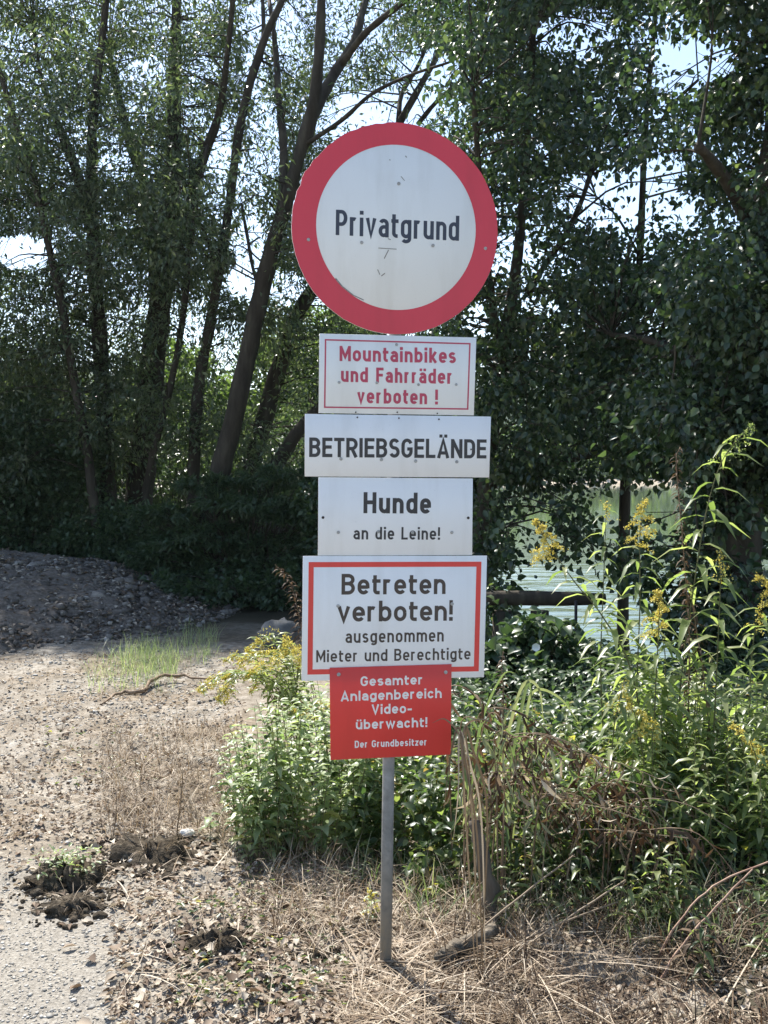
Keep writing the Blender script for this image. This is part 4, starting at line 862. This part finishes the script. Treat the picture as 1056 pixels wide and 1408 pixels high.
# right weed thicket
WG = 'leafy weed stalks crowding the right side'
for k in range(125):
    tx = rg.uniform(590, 1110); Yd = rg.uniform(3.75, 5.2) if tx > 700 else rg.uniform(4.0, 5.2)
    tp = 1090-(Yd-3.75)*80-30*rg.uniform(-1, 1) - (70 if tx > 850 else 0)
    if tx < 690: tp += 35
    tp = max(tp, 930 if tx < 860 else 850+rg.uniform(0, 60)); bx = tx+rg.uniform(-25, 25)
    herb('leafy_weed', 'dark green leafy weed stalk in the thicket right of the post', [(bx, 1200), ((bx+tx)/2+rg.uniform(-8, 8), (1150+tp)/2), (tx+rg.uniform(-10, 10), tp)], Yd, rg, rg.uniform(.06, .11), rg.uniform(.014, .03), int(rg.uniform(45, 75)), mat='goldleaf' if k % 2 else 'weed', group=WG, droop=rg.uniform(.4, 1.1), r0=.003, start=.08)
for k in range(16):  # dark weeds added to stand in for a shadow on the ground
    tx = rg.uniform(930, 1110); tp = rg.uniform(1215, 1300); Yd = rg.uniform(3.05, 3.5)
    herb('leafy_weed', 'low dark weed added for the shadow in the lower right corner', [(tx+rg.uniform(-20, 20), 1340), (tx, (1330+tp)/2), (tx+rg.uniform(-15, 15), tp)], Yd, rg, .06, .018, 75, mat='weed' if k % 2 else 'drab', group='low weeds added for shadow in the lower right corner', droop=.9, r0=.002, start=.05)
for k in range(22):
    tx = rg.uniform(690, 1100); tp = rg.uniform(1150, 1225); Yd = rg.uniform(3.4, 3.75)
    herb('leafy_weed', 'low leafy weed at the front edge of the thicket above the straw', [(tx+rg.uniform(-15, 15), 1280), (tx, (1275+tp)/2), (tx+rg.uniform(-15, 15), tp)], Yd, rg, .075, .022, 70, mat='weed' if k % 3 else 'goldleaf', group='low weeds along the front of the thicket', droop=.8, r0=.0024, start=.05)
# undergrowth leaves
rgu = np.random.default_rng(93); n = 7000
x, y = scatter(rgu, n, [(560, 1030, 1120, 1250, 6), (480, 1080, 620, 1200, 1.6), (440, 1090, 540, 1160, .5)])
y = np.minimum(y, 5.6); C = on_ground(x, y)+np.stack([0*x, 0*x, rgu.uniform(.01, .33, n)*sstep(3.55, 3.95, y)], -1)
tag(leaves('undergrowth', M['weed'], None, rgu, C, rdirs(rgu, n)*np.array([1, 1, .5]), np.tile([0, -.15, 1.], (n, 1))+rdirs(rgu, n)*.5, rgu.uniform(.03, .07, n), rgu.uniform(.018, .04, n), True, .4, .2), 'tangled green undergrowth at the foot of the weeds right of the post', 'undergrowth', None, 'stuff')
# shaded creeper carpet on the bank between weeds and water
n = 13000; x = rgu.uniform(.3, 3.6, n); y = rgu.uniform(4.9, 8.6, n); zb = ground_h(x, y)
C = np.stack([x, y, zb+rgu.uniform(0, .24, n)+.10*vnoise(x, y, .7, 95)+.08], -1)
tag(leaves('bank_creepers', M['under'], None, rgu, C, rdirs(rgu, n)*np.array([1, 1, .4]), np.tile([0, -.2, 1.], (n, 1))+rdirs(rgu, n)*.4, rgu.uniform(.04, .09, n), rgu.uniform(.02, .042, n), True, .4, .2), 'shaded carpet of creepers on the bank in front of the water', 'creepers', None, 'stuff')
bd = shrub('bindweed_mound', 'shaded mound of creepers with one white bindweed flower before the water', 745, 7.0, [(740, 890, 60, 40, .4), (700, 900, 50, 30, .4), (790, 910, 50, 26, .4)], 'under', (.085, .055), 1500, 'creeper', None, .4, True, 96)
mb = MB(); c = P(737, 890, 6.55); k = .026
V = [c+np.array([0, .03, -.01])]+[c+np.array([math.cos(i*.5236), -.15*(i % 2), math.sin(i*.5236)])*k*(1+.06*(i % 2)) for i in range(12)]
mb.add(V, [[0, 1+i, 1+(i+1) % 12] for i in range(12)]); mb.build('flower', simple('white_petal', (.8, .8, .78), .6), bd)

# drooping dead grass and reeds in front of the right weeds
def reed_tuft(kind, label, base, Yd, blades_px, rg, mat='reed', wpx=3.5, group=None, cat='reed'):
    b = P(base, 700, Yd); root = tag(empty(kind, (b[0], b[1], float(ground_h(b[0], b[1])))), label, cat, group); mb = MB()
    for pts in blades_px:
        ps = [P(p[0], p[1], Yd+(p[2] if len(p) > 2 else 0)) for p in pts]
        if len(pts[0]) < 4: ps[0][2] = float(ground_h(ps[0][0], ps[0][1]))
        sp = spline(ps, 6); n = len(sp); Lf = []; Rt = []; tw = rg.uniform(-.6, .6)
        for i in range(n):
            tq = sp[min(i+1, n-1)]-sp[max(i-1, 0)]; s = np.cross(unit(tq), [0, 1, 0]); s = unit(s+np.array([0, tw, 0])); f = math.sin(math.pi*(.12+.86*i/(n-1)))*wpx*Yd/F/2*rg.uniform(.9, 1.1)
            Lf.append(sp[i]+s*f); Rt.append(sp[i]-s*f)
        mb.add(Lf+[p-np.array([0, .0015, 0]) for p in sp]+Rt, [[i, i+1, n+i+1, n+i] for i in range(n-1)]+[[n+i, n+i+1, 2*n+i+1, 2*n+i] for i in range(n-1)], rg.uniform(0, 1))
    mb.build('blades', M[mat], root, True); return root
reed_tuft('dry_reed', 'pale dry reed bending over the right edge of the red board', 650, 3.13, [[(658, 1240), (650, 1130), (636, 1025), (614, 990), (594, 994)], [(665, 1235), (656, 1150), (640, 1050), (630, 1000), (618, 1050), (608, 1135)], [(655, 1240), (640, 1120), (636, 1030), (642, 996), (668, 990), (694, 1008)], [(668, 1245), (662, 1130), (646, 1050), (632, 1006), (630, 1090), (622, 1165)], [(660, 1240), (670, 1120), (650, 1030), (640, 1000), (646, 1075), (640, 1150)]], rg, 'straw', 3.4)
reed_tuft('green_reed', 'long green and straw coloured reed leaves arching right of the red board', 690, 3.9, [[(690, 1230), (695, 1100), (720, 960), (728, 940), (735, 1010)], [(680, 1230), (685, 1080), (715, 950), (740, 945), (748, 1000)], [(700, 1230), (680, 1080), (690, 1000), (722, 945)], [(660, 1230), (690, 1150), (720, 1060), (735, 1020)], [(655, 1235), (668, 1150), (682, 1090), (700, 1040)], [(700, 1230), (722, 1000), (735, 950), (770, 960), (800, 1000)], [(670, 1240), (650, 1100), (660, 1000), (690, 930), (710, 925)]], rg, 'reed', 4.6)
DG = 'drooping dead grass stems right of the red board'
for k in range(48):
    bx = rg.uniform(622, 850); x1 = bx+rg.uniform(-10, 50); ex = x1+rg.uniform(40, 170); ty = 985+(x1-640)*.52+rg.uniform(-35, 60); Yd = rg.uniform(3.55, 4.05)
    ps = [P(a, b, Yd+c_) for a, b, c_ in ((bx, 1240, 0), ((bx+x1)/2, (1240+ty)/2-30, 0), (x1, ty+10, 0), ((x1+ex)/2, ty+16, -.05), (ex, ty+rg.uniform(20, 110), -.1))]
    ps[0][2] = float(ground_h(ps[0][0], ps[0][1]))-.01
    sp = spline(ps, 6); root = tag(empty('dead_grass_stem', ps[0]), 'withered brown grass stem drooping to the right beside the red board', 'dead grass', DG)
    mb = MB(); mb.tube(sp, list(np.linspace(.003, .0012, len(sp))), 5); mb.build('stem', M['straw' if k % 3 == 0 else 'drystem'], root, True)
    C, D, N, l, w_ = stalk_leaves(rg, sp, 36, .09, .013, .35, 1.0); m = len(C)
    D = D*np.array([.5, .5, .2])+np.array([.12, 0, -.75])+rg.normal(size=(m, 3))*.22
    leaves('foliage', M['straw' if k % 5 == 0 else 'reed' if k % 5 == 2 else 'drab'], root, rg, C, D, rdirs(rg, m)+np.array([0, -.8, .2]), l*1.1, w_*rg.uniform(.6, 1.4, m), True, .5, .35)

# ------------------------------------------------------------------ wood, twigs, clods
def log(name, label, pts, mat, cat, n=9, k=4, wob=.12, seed=1):
    rgl = np.random.default_rng(seed); sp = np.array(spline(pts, k)); sp[1:-1, :3] += rgl.normal(size=(len(sp)-2, 3))*sp[1:-1, 3:4]*(.12 if sp[:, 3].max() > .015 else .5); sp[:, 3] *= rgl.uniform(.8, 1.15, len(sp)); mb = MB(); mb.tube(sp[:, :3], sp[:, 3], n, wob=wob, rng=rgl); o = mb.build(name, mat, None, False)
    return tag(o, label, cat)
def gp(px, py, dz, r): g_ = G(px, py); return np.array([g_[0], g_[1], float(ground_h(g_[0], g_[1]))+dz, r])
def pp(px, py, Yd, r): return np.append(P(px, py, Yd), r)
b0 = G(682, 1272); log('wooden_stake', 'dark weathered stake leaning in the weeds right of the post', [np.array([b0[0], b0[1], -.08, .027]), pp(672, 1220, b0[1], .028), pp(660, 1165, b0[1]+.02, .024), pp(652, 1128, b0[1]+.03, .018)], M['wood'], 'stake', 8, seed=3)
log('broken_log', 'short grey piece of broken branch lying right of the post foot', [pp(598, 1319, 3.2, .014), pp(615, 1312, 3.22, .024), pp(632, 1301, 3.25, .027), pp(655, 1290, 3.28, .025), pp(680, 1276, 3.34, .02)], M['greylog'], 'log', 11, 5, .2, 4)
log('fallen_branch', 'thin crooked branch lying in front of the green grass patch', [gp(140, 968, .01, .006), gp(165, 958, .02, .011), gp(195, 957, .02, .014), gp(212, 945, .04, .014), gp(245, 938, .06, .012), gp(285, 942, .05, .009), gp(330, 938, .05, .004)], M['drystem'], 'branch', 6, seed=5)
log('dry_twig', 'long straight ruddy stem slanting up at the lower right', [gp(905, 1342, .0, .0045), pp(940, 1297, 3.2, .0042), pp(985, 1248, 3.22, .004), pp(1035, 1195, 3.25, .003)], M['redstem'], 'twig', 6, wob=.05, seed=6)
log('dry_twig', 'arching ruddy stem above the straight one at the lower right', [gp(903, 1318, .0, .004), pp(925, 1280, 3.25, .0038), pp(960, 1235, 3.3, .0035), pp(1005, 1205, 3.35, .003), pp(1075, 1180, 3.4, .003)], M['redstem'], 'twig', 6, wob=.05, seed=7)
log('dry_twig', 'pale twig lying flat at the bottom edge right of centre', [gp(800, 1415, .02, .004), gp(850, 1392, .025, .005), gp(895, 1378, .02, .004), gp(930, 1376, .02, .003)], M['greylog'], 'twig', 6, wob=.05, seed=8)
for j, (x0, y0, x1, y1, lab) in enumerate(((600, 1330, 790, 1175, 'long straw coloured stalk slanting up right from the broken log'), (640, 1330, 850, 1240, 'straight dry stalk lying low to the right of the broken log'), (480, 1332, 640, 1345, 'pale straw stalk lying across the post foot'), (690, 1330, 860, 1210, 'dry stalk leaning into the dark foot of the weeds'))):
    log('dry_stalk', lab, [gp(x0, y0, .02, .0035), pp((x0+x1)/2, (y0+y1)/2-4, G(x0, y0)[1]+.08, .0035) if y1 < 1300 else gp((x0+x1)/2, (y0+y1)/2, .03, .0035), pp(x1, y1, G(x0, y0)[1]+.18, .0025) if y1 < 1300 else gp(x1, y1, .02, .003)], M['straw'], 'dry stalk', 5, wob=.05, seed=20+j)
# thin dead stems at left
for j, (x0, y0, x1, y1, lab) in enumerate(((240, 1160, 252, 1050, 'thin dark dead stem standing by the overturned clod'), (155, 1150, 160, 1090, 'short bare dead stem left of the overturned clod'), (232, 1140, 262, 1090, 'thin slanting dead stem beside the pale stone'))):
    g_ = G(x0, y0); log('dead_twig', lab, [gp(x0, y0, -.01, .003), pp((x0+x1)/2+2, (y0+y1)/2, g_[1]+.01, .0025), pp(x1, y1, g_[1]+.02, .0015)], M['drystem'], 'dead twig', 5, wob=.05, seed=30+j)

def clod(label, px, py, rx, rz, seed, plant=False):
    g_ = G(px, py); rgc = np.random.default_rng(seed); k = g_[1]/F; r = rx*k
    root = tag(empty('earth_clod', (g_[0], g_[1], 0)), label, 'clod'); V = []; F_ = []
    nu, nv = 28, 12
    zb = float(ground_h(g_[0], g_[1]))
    for i in range(nv+1):
        th = math.pi*i/nv
        for j in range(nu):
            ph = 2*math.pi*j/nu; d = np.array([math.sin(th)*math.cos(ph), math.sin(th)*math.sin(ph)*.8, math.cos(th)])
            nn = 1+.42*vnoise(np.array([d[0]*2+d[2]*3+seed]), np.array([d[1]*2.3-d[2]*2]), .35, seed)[0]+.3*vnoise(np.array([d[0]*2-d[2]]), np.array([d[1]*2+d[2]*2.2]), .13, seed+1)[0]
            V.append((g_[0]+d[0]*r*nn*(1.25-.35*d[2]), g_[1]+d[1]*r*nn*(1.25-.35*d[2]), zb+rz*k*(d[2]*nn*.8-.12)))
    for i in range(nv):
        for j in range(nu): F_.append([i*nu+j, (i+1)*nu+j, (i+1)*nu+(j+1) % nu, i*nu+(j+1) % nu])
    link('soil', mesh('soil', V, [q for f in F_ for q in f], [4]*len(F_), M['clod'], smooth=False), root)
    n = 30; a = rgc.uniform(0, 6.28, n); B = np.stack([g_[0]+np.cos(a)*r*rgc.uniform(0, .9, n), g_[1]+np.sin(a)*r*.8*rgc.uniform(0, .9, n), np.full(n, zb+rz*k*.5)], -1)
    blades('roots', M['straw'], root, rgc, B, np.stack([np.cos(a), np.sin(a), 0*a], -1), rgc.uniform(.04, .13, n), rgc.uniform(.0015, .003, n), rgc.uniform(.2, 1.2, n), rgc.uniform(.5, 2.2, n))
    n = 130; a = rgc.uniform(0, 6.28, n); rr = r*rgc.uniform(.7, 2.1, n); cx_ = g_[0]+np.cos(a)*rr; cy_ = g_[1]+np.sin(a)*rr*.9
    cr = stones('crumbs', M['clod'], rgc, on_ground(cx_, cy_, .002), np.clip(.007*np.exp(rgc.normal(size=n)*.6)*r/.09, .003, .03), .7, root); cr['kind'] = 'stuff'
    if plant:
        n = 150; C = np.stack([g_[0]+rgc.normal(size=n)*r*.5, g_[1]+rgc.normal(size=n)*r*.4, zb+rz*k*rgc.uniform(.5, 1.3, n)], -1)
        leaves('wilted_leaves', M['nettle'], root, rgc, C, rdirs(rgc, n)*np.array([1, 1, .4]), np.tile([0, 0, 1.], (n, 1))+rdirs(rgc, n)*.4, rgc.uniform(.015, .035, n), rgc.uniform(.006, .014, n), True)
    return root
clod('torn out sod with wilted greenery on the bare gravel at left', 92, 1218, 44, 40, 201, True)
clod('largest dark overturned clod with white pebble, left of the nettles', 205, 1178, 54, 38, 202)
clod('dark clod among dead leaves at the bottom, left of the post', 302, 1312, 38, 36, 203)
clod('small dark clod just left of the post foot', 432, 1312, 18, 15, 204)
clod('dark clod added for the shadow on the straw in front of the broken log', 668, 1372, 36, 22, 206)  # added to darken the streak where a cast shadow lies
clod('low crumbly clod below the torn out sod', 100, 1252, 34, 20, 205)
# pebble, pale stone, stone by goldenrod
def pebble(name, label, p, r, mat, seed, fl=.7):
    V = []; F_ = []; nu, nv = 16, 9; rgp = np.random.default_rng(seed)
    for i in range(nv+1):
        for j in range(nu):
            th = math.pi*i/nv; ph = 2*math.pi*j/nu; d = np.array([math.sin(th)*math.cos(ph), math.sin(th)*math.sin(ph)*.75, math.cos(th)*fl]); nn = 1+.22*vnoise(np.array([d[0]*2+d[2]+seed]), np.array([d[1]*2+d[2]]), .6, seed)[0]
            V.append(np.asarray(p)+d*r*nn)
    for i in range(nv):
        for j in range(nu): F_.append([i*nu+j, (i+1)*nu+j, (i+1)*nu+(j+1) % nu, i*nu+(j+1) % nu])
    return tag(link(name, mesh(name, V, [q for f in F_ for q in f], [4]*len(F_), mat, smooth=True)), label, 'stone')
pale = noisy('pale_stone', [(.3, (.5, .48, .45)), (.7, (.68, .66, .62))], 30, .7)
pebble('pebble', 'small white pebble resting on the overturned clod', P(180, 1184, G(205, 1178)[1]-.09)+np.array([0, 0, 0]), .013, pale, 1)
g_ = G(257, 1150); pebble('pale_stone', 'flat whitish stone beside the yellow seedling', (g_[0], g_[1], .015), .035, pale, 2, .5)
g_ = P(383, 872, 9); pebble('boulder', 'dark grey rock half hidden behind the goldenrod clump', (g_[0], g_[1], .12), .17, noisy('grey_rock', [(.3, (.07, .07, .07)), (.7, (.17, .17, .165))], 12, .85), 3, .8)
herb('seedling', 'yellow green seedling growing alone on the bare soil', [(290, 1150), (289, 1138), (290, 1120)], G(290, 1150)[1], rg, .075, .04, 110, mat='nettle', droop=.6, r0=.002, start=.45)
herb('bush_sprout', 'yellowish sprout at the left side of the post foot', [(516, 1290), (512, 1260), (510, 1225)], 3.5, rg, .04, .014, 160, mat='nettle', droop=.5, r0=.002, start=.15, flower=50, fh=.1)

# the air between the camera and the hills
hz, t, out = newmat('haze_air'); pv = t.nodes.new('ShaderNodeVolumePrincipled'); pv.inputs['Color'].default_value = (.9, .95, 1, 1); pv.inputs['Density'].default_value = HAZE; pv.inputs['Anisotropy'].default_value = .35
t.links.new(pv.outputs[0], out.inputs['Volume'])
mb = MB(); mb.box((0, 520, 67), (1000, 0, 0), (0, 600, 0), (0, 0, 90)); tag(mb.build('haze', hz), kind='stuff')

# old landing rail at the water: beam on two short posts, thin steel rod
by = 8.6
root = tag(empty('wooden_rail', (P(750, 820, by)[0], by, float(ground_h(P(750, 820, by)[0], by)))), 'weathered thick beam on short posts between creepers and water', 'rail')
mb = MB(); rgl = np.random.default_rng(8); mb.tube([P(652, 822, by), P(715, 822, by), P(775, 824, by), P(832, 824, by)], [.06, .066, .062, .05], 10, wob=.1, rng=rgl); mb.build('beam', M['bark'], root)
for px in (690, 742):
    mb = MB(); p = P(px, 840, by); mb.tube([p, np.array([p[0], p[1], float(ground_h(p[0], p[1]))-.2])], [.08, .09], 9, wob=.08, rng=rgl); mb.build('leg', M['bark'], root)
p = P(792, 826, by-.15); q_ = np.array([p[0], p[1], float(ground_h(p[0], p[1]))-.2]); mb = MB(); mb.tube([p, q_], .013, 8); tag(mb.build('steel_rod', M['rod']), 'thin dark vertical rod beside the end of the wooden beam', 'rod')
